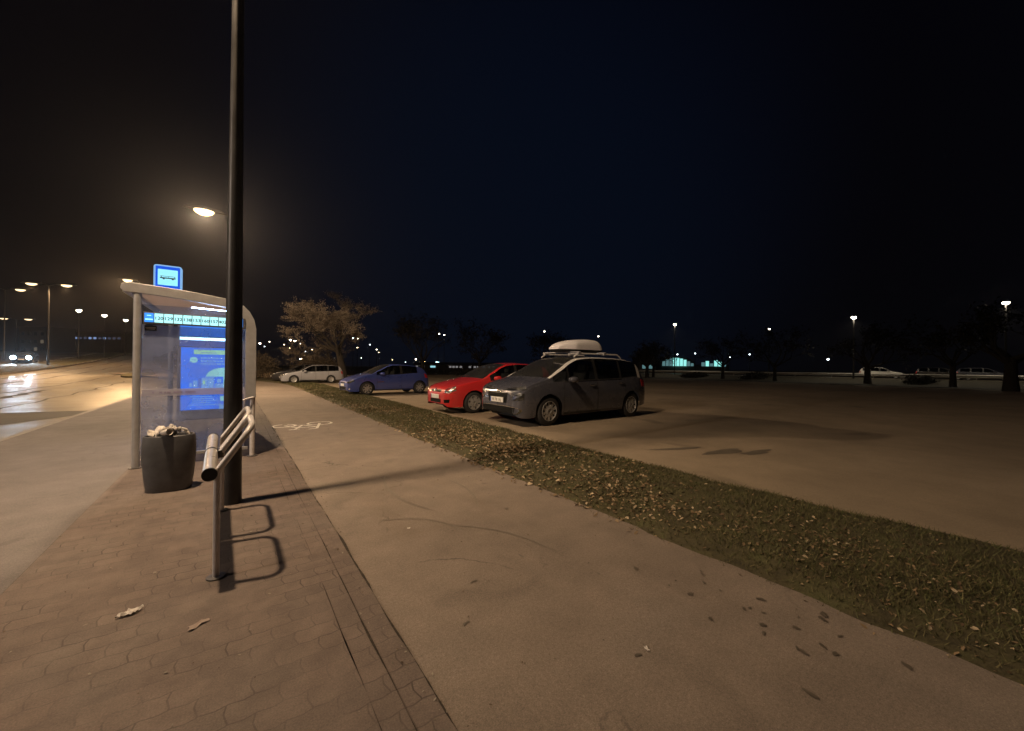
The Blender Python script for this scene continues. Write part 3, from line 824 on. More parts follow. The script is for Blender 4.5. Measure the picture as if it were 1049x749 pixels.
for (a0, b0, a1, b1, mm) in ((194, 392.5, 196.5, 396.5, E_lb), (197.5, 390, 202, 397, E_lb), (202.5, 388.5, 206, 398, E_mid), (206.3, 387, 212.5, 398.5, E_lb), (207.5, 390, 210, 394, E_yg), (213, 387, 219, 398, E_lb), (220.5, 393.5, 229, 398, E_lb), (222.5, 388.5, 227, 392.5, E_lb), (229.2, 385.8, 231, 398, E_cy), (220, 400, 225, 401.6, E_lb), (203.5, 397, 205, 398.6, E_cy)):
    pbox('poster_building', a0, b0, a1, b1, mm)
for (y_, a0, a1) in ((401.3, 193, 232), (404.5, 196, 228), (406.8, 195, 217), (409.0, 197, 219), (411.2, 197, 224.5), (413.3, 196, 216), (415.6, 194, 227)):
    pbox('poster_text_line', a0, y_ - .35, a1, y_ + .35, E_lb if y_ > 405 else E_mid)
pbox('poster_figure', 226, 407, 238, 412, E_cy); pbox('poster_figure', 225, 416, 241, 420.5, E_lb)
hd = SB(); hd.box((-.40, yb - .012, 2.035), (1.10, .012, .055)); hd.build('light_box_header', emit('header_light', (.42, .80, 1.0), 9.0), lbo)

# stop sign on the roof
sg = empty('bus_stop_sign', (-.80, 7.62, 2.55)); tag(sg, 'glowing blue square bus stop sign on the shelter roof', 'bus stop sign')
def rounded(w, h, r, y, n=5):
    pts = []
    for (cx, cz, a0) in ((w / 2 - r, h / 2 - r, 0), (-w / 2 + r, h / 2 - r, 90), (-w / 2 + r, -h / 2 + r, 180), (w / 2 - r, -h / 2 + r, 270)):
        for k in range(n + 1):
            a_ = R(a0 + 90 * k / n); pts.append((cx + r * math.cos(a_), y, cz + r * math.sin(a_)))
    return pts
zc = .19
def lift(p, dz=zc): return [(a, b, c_ + dz) for a, b, c_ in p]
MB().prism(lift(rounded(.315, .385, .035, -.045)), (0, .09, 0)).build('sign_box', emit('sign_rim_light', (.30, .58, .98), .8), sg)
MB().prism(lift(rounded(.272, .345, .012, -.0475)), (0, .002, 0)).build('sign_face', emit('sign_blue', (.010, .10, .82), .95), sg)
so = MB().prism(lift(rounded(.222, .232, .006, -.0505), zc + .012), (0, .002, 0)).build('sign_panel', emit('sign_panel_light', (.32, .83, .98), 1.15), sg)
bs = MB()
bs.box((0, -.053, zc + .028), (.165, .002, .006)); bs.box((0, -.053, zc + .002), (.172, .002, .016)); bs.box((-.072, -.053, zc + .012), (.008, .002, .022)); bs.box((.078, -.053, zc + .012), (.008, .002, .022)); bs.box((0.01, -.053, zc + .012), (.004, .002, .022))
for xx in (-.045, .055): bs.lathe([(.013, -.001), (.013, .001)], (xx, -.0555, zc - .008), 14, 'y')
bs.build('bus_pictogram', simple('sign_ink', (.01, .03, .04), .6), so)
for xx, zz in ((-.09, -.002), (.09, -.012)): MB().box((xx, 0, zz), (.05, .07, .045)).build('sign_mount', M['alu_dark'], sg)

# ------------------------------------------------------------------ leaning rail
rl = empty('leaning_rail', (-.09, 3.34, 0)); tag(rl, 'pale steel leaning rail with two padded bars and looped back rests', 'leaning rail')
def rp(x, y, z): return (x + .09, y - 3.34, z)
for y in (3.345, 4.84):
    MB().tube([rp(-.085, y, -.02), rp(-.085, y, .735)], .0205, 14).build('leg', M['rail'], rl, 40)
    MB().lathe([(.055, .002), (.055, .010), (.03, .013)], rp(-.085, y, 0), 18).build('foot_plate', M['alu_dark'], rl, 40)
for (y0, y1, x0, x1) in ((3.275, 4.055, -.124, -.142), (4.095, 4.87, -.143, -.160)):
    b_ = MB(); b_.tube([rp(x0, y0, .735), rp(x1, y1, .738)], .043, 20); bo = b_.build('lean_bar', M['steel'], rl, 40)
    c_ = MB(); c_.tube([rp(x0 + .0002, y0 - .012, .735), rp(x0, y0 + .012, .735)], .0442, 20); c_.build('end_cap', M['black'], bo, 40); c_ = MB(); c_.tube([rp(x1, y1 - .014, .738), rp(x1, y1 + .014, .738)], .0455, 20); c_.build('end_cap', M['black'], bo, 40)
def loop(y0, y1):
    P = []
    A = Vector((-.085, 0, .735)); B = Vector((.118, 0, 1.035)); d = B - A; L_ = d.length; d /= L_
    r = .13
    P.append(A + Vector((0, y0, 0)))
    for k in range(8):
        a_ = math.pi / 2 * k / 7
        P.append(A + d * (L_ - r + r * math.sin(a_)) + Vector((0, y0 + r - r * math.cos(a_), 0)))
    for k in range(8):
        a_ = math.pi / 2 * k / 7
        P.append(A + d * (L_ - r + r * math.cos(a_)) + Vector((0, y1 - r + r * math.sin(a_), 0)))
    P.append(A + Vector((0, y1, 0)))
    return [rp(*p) for p in P]
for (y0, y1) in ((3.345, 4.02), (4.13, 4.84)):
    MB().tube(loop(y0, y1), .0215, 14).build('back_loop', M['rail'], rl, 50)
for y in (4.02, 4.13): MB().tube([rp(-.085, y, .70), rp(-.085, y, .76)], .026, 12).build('bracket', M['alu_dark'], rl, 40)

# ------------------------------------------------------------------ bin with rubbish
bn = empty('litter_bin', (-.60, 6.02, 0)); tag(bn, 'dark grey oval concrete litter bin heaped with rubbish in front of the shelter', 'litter bin')
def oval(prof, ex=2.6, n=40, ax=1.0, ay=.72):
    vs, fs = [], []
    for (r, z) in prof:
        for k in range(n):
            a_ = 2 * math.pi * k / n; c_, s_ = math.cos(a_), math.sin(a_)
            vs.append((r * ax * math.copysign(abs(c_)**(2 / ex), c_), r * ay * math.copysign(abs(s_)**(2 / ex), s_), z))
    for i in range(len(prof) - 1):
        for k in range(n): fs.append((i * n + k, i * n + (k + 1) % n, (i + 1) * n + (k + 1) % n, (i + 1) * n + k))
    fs.append(tuple(range(n - 1, -1, -1))); fs.append(tuple((len(prof) - 1) * n + k for k in range(n)))
    return vs, fs
bo = MB().add(*oval([(.196, 0), (.206, .015), (.222, .14), (.236, .30), (.243, .44), (.240, .56), (.234, .62), (.230, .64), (.220, .646), (.208, .640), (.205, .56), (.20, .5)])).build('bin_body', M['bin'], bn, 40)
bn.rotation_euler = (0, 0, R(-8))
# rubbish lying in the bin
def wad(name, loc, s, mat, seed, label, cat='rubbish', group='rubbish heaped in the litter bin', sq=(1.15, .95, .62)):
    bm = bmesh.new(); bmesh.ops.create_icosphere(bm, subdivisions=3, radius=s); rg = random.Random(seed)
    ks = [(Vector((rg.gauss(0, 1), rg.gauss(0, 1), rg.gauss(0, 1))).normalized(), rg.uniform(.5, 1.5)) for _ in range(22)]
    for v in bm.verts:
        n_ = v.co.normalized(); f_ = 1
        for d_, a_ in ks:
            q = n_.dot(d_)
            if q > .72: f_ -= a_ * (q - .72)
        v.co = Vector((n_.x * sq[0], n_.y * sq[1], n_.z * sq[2])) * s * (max(.35, f_) + rg.uniform(-.04, .04))
    me = bpy.data.meshes.new(name); bm.to_mesh(me); bm.free(); me.materials.append(mat)
    o = bpy.data.objects.new(name, me); COL.objects.link(o); o.location = loc; o.rotation_euler = (rg.uniform(0, 3), rg.uniform(0, 3), rg.uniform(0, 3))
    tag(o, label, cat, group); return o
bx_, by_ = -.60, 6.02
for k, (dx, dy, z, s, lab) in enumerate(((-.20, -.02, .68, .062, 'pale crumpled paper at the road end of the bin top'), (-.12, .06, .71, .068, 'biggest white crumpled wad near the left of the bin top'), (-.13, -.11, .66, .060, 'white wad over the front rim of the bin'), (.00, .05, .725, .066, 'pale wad topmost in the middle of the bin heap'), (.09, .07, .70, .055, 'small grey wad behind the dark bag in the bin'), (.16, .02, .69, .062, 'pale wad towards the path end of the bin top'), (.21, -.06, .665, .050, 'small wad at the path side edge of the bin top'))):
    wad('crumpled_paper', (bx_ + dx * .80, by_ + dy * .8, z - .01), s * .85, M['trash'], 20 + k, lab, 'crumpled paper')
wad('rubbish_bag', (bx_ + .02, by_ - .05, .635), .095, M['trashbag'], 50, 'dark bag bulging out of the middle of the litter bin', 'bag', sq=(1.1, .9, .7))
wad('coffee_lid', (bx_ + .06, by_ - .08, .72), .035, M['trash'], 51, 'tiny pale scrap on top of the dark bag in the bin', 'scrap')
cup = MB(); cup.lathe([(.001, 0), (.026, 0), (.028, .004), (.038, .095), (.040, .098), (.038, .100), (.036, .096), (.027, .012), (.001, .012)], (0, 0, 0), 22, cap=False)
co = cup.build('paper_cup', M['trash'], None, 40); co.location = (bx_ - .05, by_ - .135, .685); co.rotation_euler = (R(78), R(20), R(40)); tag(co, 'white paper cup lying at the front of the bin heap', 'paper cup')
# paper dropped on the pavement
def scrap(loc, w, h, rz, label, seed, mat):
    rg = random.Random(seed); mb = MB(); n = 8; vs, fs = [], []
    for i in range(n + 1):
        for j in range(n + 1):
            u, v_ = i / n - .5, j / n - .5
            f_ = (.012 if w > .095 else .004) * (1 + math.sin(u * 9 + seed) * math.cos(v_ * 7 + seed * 2) + .5 * math.sin(u * 21 + v_ * 15))
            vs.append((u * w * (1 + .25 * math.sin(v_ * 6 + seed)), v_ * h * (1 + .3 * math.sin(u * 7 + seed * 1.3)), max(.003, f_)))
    for i in range(n):
        for j in range(n): fs.append((i * (n + 1) + j, (i + 1) * (n + 1) + j, (i + 1) * (n + 1) + j + 1, i * (n + 1) + j + 1))
    o = mb.add(vs, fs).build('paper_scrap', mat, None, 60); o.location = loc; o.rotation_euler = (0, 0, rz)
    tag(o, label, 'paper scrap'); return o
scrap((-.48, 3.14, .003), .10, .042, R(20), 'white crumpled napkin lying on the pavement', 1, M['trash'])
scrap((-.15, 2.79, .003), .09, .04, R(35), 'flat brownish scrap near the foot of the leaning rail', 3, simple('faded_paper', (.30, .24, .21), .8))
scrap((1.77, 1.20, .003), .030, .015, R(70), 'tiny white scrap in the middle of the path', 5, M['trash'])
scrap((1.30, 3.35, .003), .03, .02, R(10), 'tiny pale crumb on the path opposite the leaning rail', 6, M['trash'])

# ------------------------------------------------------------------ cars
def wheel(parent, x, y, r, wdt, side, style, mats):
    w = empty('wheel', (x, y, r), 0, parent)
    s = side   # -1: outer face towards -y
    prof = [(r * .66, -wdt / 2), (r * .80, -wdt / 2 - .004), (r * .93, -wdt / 2 + .006), (r * .985, -wdt / 2 + .03), (r, -wdt / 4), (r, wdt / 4), (r * .985, wdt / 2 - .03), (r * .93, wdt / 2 - .006), (r * .80, wdt / 2 + .004), (r * .66, wdt / 2)]
    tm = MB().lathe(prof, (0, 0, 0), 36, 'y', cap=False); tm.build('tyre', M['rubber'], w, 50)
    rm = MB(); yo = s * (wdt / 2 - .012)
    rr_ = r * .675
    rm.lathe([(rr_, -.012), (rr_ * 1.0, .012)], (0, yo, 0), 36, 'y', cap=False)
    rm.lathe([(rr_ * .94, -.012), (rr_, -.012)], (0, yo + s * .001, 0), 36, 'y', cap=False)
    rm.lathe([(rr_ * .93, -.02), (rr_ * .94, .012)], (0, yo, 0), 36, 'y', cap=False)
    if style == 'cover':
        rm.lathe([(.001, -.03), (rr_ * .3, -.03), (rr_ * .75, -.02), (rr_ * .95, 0)] if s > 0 else [(.001, .03), (rr_ * .3, .03), (rr_ * .75, .02), (rr_ * .95, 0)], (0, yo, 0), 36, 'y', cap=False)
        nsp = 0
    else:
        nsp = style
        for k in range(nsp):
            a_ = 2 * math.pi * k / nsp + .3
            hw0, hw1 = (.22 if nsp <= 6 else .13) * rr_, (.34 if nsp <= 6 else .15) * rr_
            c_, s_ = math.cos(a_), math.sin(a_)
            def q(u, v, d): return (u * c_ - v * s_, yo + s * d, u * s_ + v * c_)
            i0, i1 = rr_ * .18, rr_ * .95
            rm.add([q(i0, -hw0, .012), q(i1, -hw1, .0), q(i1, hw1, .0), q(i0, hw0, .012), q(i0, -hw0, -.02), q(i1, -hw1, -.025), q(i1, hw1, -.025), q(i0, hw0, -.02)],
                   [(0, 1, 2, 3), (0, 4, 5, 1), (1, 5, 6, 2), (2, 6, 7, 3), (3, 7, 4, 0)])
        rm.lathe([(.001, -.014 * s), (rr_ * .16, -.016 * s), (rr_ * .24, -.008 * s), (rr_ * .24, .02 * s)], (0, yo, 0), 20, 'y', cap=False)
    rm.build('rim', M['rim'], w, 35)
    bk = MB(); bk.lathe([(.001, 0), (rr_ * .96, 0)], (0, yo - s * .055, 0), 28, 'y', cap=False); bk.build('brake', M['black'], w)
    return w

def make_car(name, label, sp, loc, rz=0, group=None, scale=1.11):
    L, W2, H = sp['L'], sp['W'] / 2, sp['H']
    wb0, wb1, wr_, ra = sp['wx0'], sp['wx1'], sp['wr'], sp['ra']
    root = empty(name, loc, rz); tag(root, label, 'car', group); root.scale = (scale,) * 3
    off = L / 2
    pri = [0, L]
    for wxx in (wb0, wb1): pri += [wxx + ra * math.cos(a_) for a_ in np.linspace(0, math.pi, 17)] + [wxx - ra - .004, wxx + ra + .004]
    for key in ('win', 'doors'):
        for iv in sp[key]: pri += list(iv[:2])
    pri += list(sp['ws']) + list(sp['rw'])
    pri += [.008, .02, .04, .07, .11, .16, .22, .30] + [L - q for q in (.008, .02, .045, .08, .13, .19, .26)]
    xs = []
    for x in sorted(pri):
        if not xs or x - xs[-1] > .0025: xs.append(x)
    for x in np.linspace(0, L, 84):
        if min(abs(x - q) for q in xs) > .03: xs.append(float(x))
    xs = np.array(sorted(xs)); n = len(xs)
    P = lambda key, x: pchip([p[0] for p in sp[key]], [p[1] for p in sp[key]], x)
    ztop, zbelt, w, sill, crown = P('top', xs), P('belt', xs), P('plan', xs) * W2, P('sill', xs), P('crown', xs)
    zbelt = np.minimum(zbelt, ztop - .012)
    zb = sill.copy()
    for wxx in (wb0, wb1):
        d = ra**2 - (xs - wxx)**2
        arch = np.where(d > 0, wr_ + np.sqrt(np.maximum(d, 0)) * 1.0, -1)
        zb = np.maximum(zb, arch)
    zk = [0, .18, .30, .45, .60, .72, .85, 1.0, 1.1]
    wk = sp.get('prof', [.90, .945, .972, .990, 1.0, .998, .985, .958, .94])
    tum = sp['tum']
    fl = [0, .03, .09, .2, .35, .5, .65, .78, .9, 1.0]
    fu = [.05, .30, .60, .88, 1.0]
    rows = []
    for f in fl:
        z = zb + f * (zbelt - zb); rows.append((w * pchip(zk, wk, z), z))
    # arch lip stands slightly proud
    wbelt = rows[-1][0]
    ze = zbelt + np.maximum(ztop - zbelt - crown, .35 * (ztop - zbelt))
    for f in fu:
        z = zbelt + f * (ze - zbelt); dz_ = z - zbelt
        rows.append((wbelt - .012 - tum * dz_ - .10 * dz_**2, z))
    yE, zE = rows[-1]
    pw = np.minimum(sp.get('pw', .07), yE * .3)
    yI = yE - pw; zI = zE + (ztop - zE) * .42
    rows.append((yI, zI))
    KI = len(rows) - 1
    for s_ in (.25, .5, .75, 1.0):
        rows.append((yI * (1 - s_), zI + (ztop - zI) * (1 - (1 - s_)**2)))
    K = len(rows); KB = len(fl) - 1; KE = KI - 1
    full = 2 * K - 1
    V = np.zeros((n, full, 3))
    for k, (yy, zz) in enumerate(rows):
        V[:, k] = np.stack([xs - off, -yy, zz], 1); V[:, full - 1 - k] = np.stack([xs - off, yy, zz], 1)
    V = V.reshape(-1, 3)
    idx = lambda j, k: j * full + k
    buckets = {}
    def put(key, f): buckets.setdefault(key, []).append(f)
    allf = []
    for j in range(n - 1):
        xm = (xs[j] + xs[j + 1]) / 2
        for k in range(full - 1):
            f = (idx(j, k), idx(j, k + 1), idx(j + 1, k + 1), idx(j + 1, k))
            allf.append(f)
            kk = k if k < K - 1 else full - 2 - k; side = 0 if k < K - 1 else 1
            key = ('body', 0)
            if kk >= KI:
                if sp['ws'][0] < xm < sp['ws'][1]: key = ('windscreen', 0)
                elif sp['rw'][0] < xm < sp['rw'][1]: key = ('rear_window', 0)
                elif sp.get('darkroof') and sp['ws'][1] < xm < sp['rw'][0]: key = ('body', 0)
            elif kk == KI - 1:
                if sp['ws'][0] < xm < sp['rw'][1] and ztop[j] - zbelt[j] > .05: key = ('body', 2 if sp.get('arch') else 0)
            elif KB <= kk < KE:
                hgt = ze[j] - zbelt[j]
                for wi, iv in enumerate(sp['win']):
                    if iv[0] < xm < iv[1] and hgt > .03 and KB + 1 <= kk < KE: key = ('side_window', wi, side)
                if key[0] == 'body' and sp['win'][0][0] < xm < sp['win'][-1][1] and hgt > .03: key = ('body', 1)
                if key[0] == 'body' and sp.get('arch') and sp['win'][-1][1] <= xm < sp['win'][-1][1] + .16 and hgt > .05: key = ('body', 2)
            elif kk < KB and kk >= 1:
                for di, iv in enumerate(sp['doors']):
                    if iv[0] < xm < iv[1]: key = ('door', di, side)
            put(key, f)
    for (j, rev) in ((0, False), (n - 1, True)):
        for k in range(K - 1):
            f = (idx(j, k), idx(j, k + 1), idx(j, full - 2 - k), idx(j, full - 1 - k))
            if k + 1 == full - 2 - k: f = (idx(j, k), idx(j, k + 1), idx(j, full - 1 - k))
            put(('body', 0), f); allf.append(f)
    bvh = BVHTree.FromPolygons([Vector(p) for p in V], allf)
    def mk(name_, groups, mats, parent, ang=40):
        fs, mi = [], []
        for g_, m_ in groups:
            for f in buckets.get(g_, []): fs.append(f); mi.append(m_)
        if not fs: return None
        used = sorted({i for f in fs for i in f}); mp = {i: q for q, i in enumerate(used)}
        mb = MB(); mb.v = [tuple(V[i]) for i in used]; mb.f = [tuple(mp[i] for i in f) for f in fs]; mb.m = mi
        return mb.build(name_, mats, parent, ang)
    paint = sp['paint']
    body = mk('body', [(('body', 0), 0), (('body', 1), 1), (('body', 2), 2)], [paint, M['black'], sp.get('archmat', M['black'])], root)
    # keep outward normals on the open shells
    for key in list(buckets):
        if key[0] == 'windscreen': mk('windscreen', [(key, 0)], [M['wscreen']], root)
        elif key[0] == 'rear_window': mk('rear_window', [(key, 0)], [M['carglass']], root)
        elif key[0] == 'side_window': mk('side_window', [(key, 0)], [M['carglass']], root)
    doors = {}
    for key in list(buckets):
        if key[0] == 'door': doors[key] = mk('door', [(key, 0)], [paint], root)
    # projected pieces that follow the body surface
    def patch(name_, top, bot, mat, parent=body, dr=(1, 0, 0), x0=.3, n_=14, m_=4, offs=.005, thick=.012, sm=40):
        dr = Vector(dr).normalized(); tv = np.linspace(0, 1, n_ + 1)
        def samp(pl):
            pl = np.array(pl, float); s_ = np.concatenate([[0], np.cumsum(np.hypot(*(pl[1:] - pl[:-1]).T))]); s_ /= s_[-1]
            return np.stack([np.interp(tv, s_, pl[:, 0]), np.interp(tv, s_, pl[:, 1])], 1)
        A, B = samp(top), samp(bot); pts = []
        ok = True
        for i in range(n_ + 1):
            for q in range(m_ + 1):
                u, z = A[i] + (B[i] - A[i]) * q / m_
                base = Vector((x0 - off, u, z)) if abs(dr.x) > .3 else Vector((u - off, 0, z))
                hit = bvh.ray_cast(base - dr * 3, dr)
                p = hit[0] if hit[0] is not None else None
                pts.append(p)
        good = [p for p in pts if p is not None]
        if not good: return None
        for i, p in enumerate(pts):
            if p is None:
                u, z = A[i // (m_ + 1)]; pts[i] = min(good, key=lambda g_: abs(g_.y - u) + abs(g_.z - z) if abs(dr.x) > .3 else abs(g_.x + off - u) + abs(g_.z - z)).copy()
        mb = MB(); c_ = m_ + 1; tot = len(pts)
        vs = [p - dr * offs for p in pts] + [p + dr * thick for p in pts]; fs = []
        for i in range(n_):
            for q in range(m_):
                a_ = i * c_ + q; fs.append((a_, a_ + c_, a_ + c_ + 1, a_ + 1))
        rim_ = [i * c_ for i in range(n_ + 1)] + [n_ * c_ + q for q in range(1, c_)] + [i * c_ + m_ for i in range(n_ - 1, -1, -1)] + [q for q in range(m_ - 1, 0, -1)]
        for a_, b_ in zip(rim_, rim_[1:] + rim_[:1]): fs.append((a_, b_, tot + b_, tot + a_))
        mb.add(vs, fs); return mb.build(name_, mat, parent, sm)
    side = {-1: (0, 1, 0), 1: (0, -1, 0)}
    # seams round the doors
    for (di, iv) in enumerate(sp['doors']):
        for s_ in (-1, 1):
            d_ = doors.get(('door', di, 0 if s_ < 0 else 1))
            if d_ is None: continue
            for xe in iv[:2]:
                zl, zh = float(np.interp(xe, xs, zb)) + .03, float(np.interp(xe, xs, zbelt)) - .004
                patch('door_seam', [(xe - .005, zh), (xe - .005, zl)], [(xe + .005, zh), (xe + .005, zl)], M['black'], d_, side[s_], n_=12, m_=1, offs=.002, thick=.004)
            zs = float(np.interp((iv[0] + iv[1]) / 2, xs, zb)) + .045
            xa, xb2 = iv[0], iv[1]
            if len(iv) > 2:
                hx, hz = iv[2]
                hb = MB(); h0 = bvh.ray_cast(Vector((hx - off, s_ * 3, hz)), Vector((0, -s_, 0)))[0]
                if h0 is not None:
                    hb.tube([h0 + Vector((-.10, 0, 0)), h0 + Vector((-.07, s_ * .028, 0)), h0 + Vector((.07, s_ * .028, 0)), h0 + Vector((.10, 0, 0))], [.010, .013, .013, .010], 8)
                    hb.build('door_handle', sp.get('handlemat', M['chrome'] if sp.get('arch') else paint), d_, 50)
    # dark lower sill strip
    for s_ in (-1, 1):
        a_, b_ = wb0 + ra + .03, wb1 - ra - .03
        zl = float(np.interp((a_ + b_) / 2, xs, zb))
        patch('sill_trim', [(a_, zl + .055), (b_, zl + .055)], [(a_, zl + .004), (b_, zl + .004)], sp.get('sillmat', M['black']), body, side[s_], n_=20, m_=2, offs=.006)
    # wheel wells, underbody
    ub = MB(); ub.box((0, 0, .30), (L - .5, sp['W'] - .62, .22))
    ub.build('underbody', M['black'], root)
    for wxx in (wb0, wb1):
        ww = MB(); yo = W2 * .93; k_ = 18
        for s_ in (-1, 1):
            vs, fs = [], []
            for q in range(k_ + 1):
                a_ = math.pi * (q / k_) * 1.1 - .05 * math.pi
                for yv in (yo - .005, yo - .30): vs.append((wxx - off + (ra - .002) * math.cos(a_), s_ * yv, wr_ + (ra - .002) * math.sin(a_)))
            for q in range(k_): fs.append((2 * q, 2 * q + 1, 2 * q + 3, 2 * q + 2))
            b0 = len(vs); vs += [(wxx - off, s_ * (yo - .30), wr_)]
            for q in range(k_): fs.append((2 * q + 1, 2 * q + 3, b0))
            ww.add(vs, fs)
        ww.build('wheel_arch_liner', M['black'], root, 40)
    for wxx in (wb0, wb1):
        for s_ in (-1, 1):
            wheel(root, wxx - off, s_ * (W2 * .965 - sp.get('ww', .21) / 2), wr_, sp.get('ww', .21), s_, sp['rim'], None)
    # mirrors
    for s_ in (-1, 1):
        mx_, mz = sp['mirror']
        yb_ = s_ * (float(np.interp(mx_, xs, wbelt)) + .0)
        mm = MB(); vs, fs = [], []
        prof = [(-.11, .3), (-.085, .72), (-.02, 1.0), (.05, 1.0), (.075, .92)]; nn = 14
        for (u, sc_) in prof:
            for q in range(nn):
                a_ = 2 * math.pi * q / nn
                c_, t_ = math.copysign(abs(math.cos(a_))**.7, math.cos(a_)), math.copysign(abs(math.sin(a_))**.7, math.sin(a_))
                vs.append((mx_ - off + u, yb_ + s_ * (.115 + .105 * sc_ * c_), mz + .07 * sc_ * t_))
        for i_ in range(len(prof) - 1):
            for q in range(nn): fs.append((i_ * nn + q, i_ * nn + (q + 1) % nn, (i_ + 1) * nn + (q + 1) % nn, (i_ + 1) * nn + q))
        fs.append(tuple(range(nn))); fs.append(tuple((len(prof) - 1) * nn + q for q in range(nn)))
        mm.add(vs, fs); mo = mm.build('wing_mirror', sp.get('mirrormat', paint), root, 40)
        ar_ = MB(); ar_.tube([(mx_ - off + .02, yb_ - s_ * .04, mz - .06), (mx_ - off, yb_ + s_ * .06, mz - .03)], [.03, .022], 8); ar_.build('mirror_arm', M['black'], mo)
        gl_ = MB(); gl_.box((mx_ - off + .077, yb_ + s_ * .115, mz), (.003, .16, .10)); gl_.build('mirror_glass', M['chrome'], mo)
    # cabin
    if sp.get('cabin', True):
        st_ = sp['seats']; zs0 = sp['hip']
        for (sx_, wide) in st_:
            for sy_ in ((-.36, .36) if not wide else (0,)):
                sb_ = MB(); sw_ = .48 if not wide else 1.2
                sb_.box((sx_ - off, sy_, zs0), (.50, sw_, .16))
                sb_.box((sx_ - off + .28, sy_, zs0 + .32), (.14, sw_ * .96, .56), M=Matrix.Rotation(R(14), 3, 'Y'))
                for hy in ((0,) if not wide else (-.38, .38)):
                    sb_.box((sx_ - off + .37, sy_ + hy, zs0 + .70), (.09, .26, .18), M=Matrix.Rotation(R(10), 3, 'Y'))
                sb_.build('seat', M['seat'], root, None, .03)
        dx = sp['dashx']; db = MB()
        dz0 = float(np.interp(dx, xs, zbelt))
        db.box((dx - off, 0, dz0 - .16), (.42, sp['W'] * .80, .26)); db.build('dashboard', M['dash'], root, None, .04)
        db = MB(); c0 = Vector((dx + .34 - off, -.36, dz0 - .08)); pts = []
        for q in range(21):
            a_ = 2 * math.pi * q / 20; pts.append(c0 + Vector((.06 * math.sin(a_), .18 * math.cos(a_), .17 * math.sin(a_))))
        db.tube(pts, .014, 8, cap=False); db.tube([c0, c0 + Vector((-.15, 0, -.05))], .03, 8); db.build('steering_wheel', M['black'], root, 50)
        fl_ = MB(); fl_.box((L * .56 - off, 0, .44), (L * .62, sp['W'] * .84, .05)); fl_.build('cabin_floor', M['seat'], root)
    return root, body, patch, bvh, off, xs, zbelt, ztop, W2

def plate(root_, bvh, off, yc, z, txt, w=.52, h=.114, dirx=1, x0=0, band=True):
    hit = bvh.ray_cast(Vector((-5 * dirx, yc, z)), Vector((dirx, 0, 0)))[0]
    x = hit.x - .022 * dirx
    pb = MB().box((x, yc, z), (.012, w, h)); po = pb.build('number_plate', M['plate'], root_, None, .004)
    rot = (math.pi / 2, 0, -math.pi / 2) if dirx > 0 else (math.pi / 2, 0, math.pi / 2)
    if txt: text_mesh('plate_text', txt, h * .80, M['ink'], (x - .0075 * dirx, yc - .02 * dirx * 0, z - .002), rot, po)
    if band:
        MB().box((x - .0068 * dirx, yc + (w / 2 - .022) * dirx, z), (.001, .040, h * .94)).build('plate_band', simple('plate_blue', (.02, .08, .4), .5), po)
    return po

def mat_lamp(name, base=(.62, .62, .60)):
    """chromed reflector bowls under a clear lens"""
    t = NT(name); v = t.obj()
    vo = t.n('ShaderNodeTexVoronoi'); t.l(v, vo.inputs['Vector']); vo.inputs['Scale'].default_value = 13
    nz = t.noise(v, 24, 3)
    c = t.ramp(vo.outputs['Distance'], (.10, (.80, .78, .72)), (.32, base), (.55, (.10, .10, .10)))
    t.bsdf(c, .16, .75, t.bump(t.math('ADD', vo.outputs['Distance'], t.math('MULTIPLY', nz, .5)), .9, .03), Coat_Weight=1.0, Coat_Roughness=.03)
    return t.m
M['hlamp'] = mat_lamp('headlamp_reflector'); M['hlamp_dark'] = mat_lamp('smoked_headlamp', (.20, .20, .19))
def pair(fn):
    for s_ in (-1, 1): fn(s_)
def mir(pl, s_): return [(u * s_, z) for u, z in pl]

# --- dark grey people carrier
P_grey = mat_paint('slate_grey_paint', (.092, .096, .122), .25, .20)
A_sil = simple('satin_silver', (.74, .73, .73), .34, .25)
spec = dict(L=4.75, W=1.84, H=1.63, wx0=.92, wx1=3.87, wr=.335, ra=.385, tum=.24, pw=.085, paint=P_grey, arch=True, archmat=A_sil, rim=10, ww=.22,
    top=[(0, .72), (.03, .79), (.10, .845), (.22, .90), (.45, .975), (.75, 1.045), (.92, 1.085), (1.35, 1.345), (1.72, 1.525), (2.0, 1.60), (2.6, 1.635), (3.3, 1.625), (3.9, 1.575), (4.15, 1.535), (4.38, 1.35), (4.6, 1.02), (4.69, .88), (4.75, .60)],
    belt=[(0, .62), (.05, .70), (.2, .81), (.5, .905), (.9, .975), (1.2, .99), (2.2, 1.005), (3.4, 1.035), (4.1, 1.08), (4.6, .97), (4.75, .56)],
    plan=[(0, .66), (.03, .78), (.08, .855), (.18, .915), (.35, .955), (.7, .985), (1.2, 1), (3.6, 1), (4.2, .975), (4.5, .93), (4.65, .88), (4.75, .80)],
    sill=[(0, .30), (.06, .22), (.3, .20), (.6, .22), (1.4, .22), (3.3, .24), (4.3, .28), (4.6, .32), (4.75, .38)],
    crown=[(0, .02), (.8, .03), (.98, .03), (1.4, .10), (2.0, .08), (4.0, .06), (4.3, .04), (4.75, .02)],
    ws=(.95, 1.95), rw=(4.17, 4.60), win=[(1.05, 1.52), (1.58, 2.46), (2.56, 3.42), (3.50, 4.24)], doors=[(1.36, 2.51, (2.34, .90)), (2.51, 3.60, (3.42, .93))],
    mirror=(1.55, 1.04), seats=[(2.15, False), (3.1, True)], hip=.62, dashx=1.36)
def squeeze(x): return x * .82 / .92 if x < .92 else (x - .10 if x < 3.9 else 3.8 + (x - 3.9) * .92)
for key in ('top', 'belt', 'plan', 'sill', 'crown'): spec[key] = [(squeeze(a), b) for a, b in spec[key]]
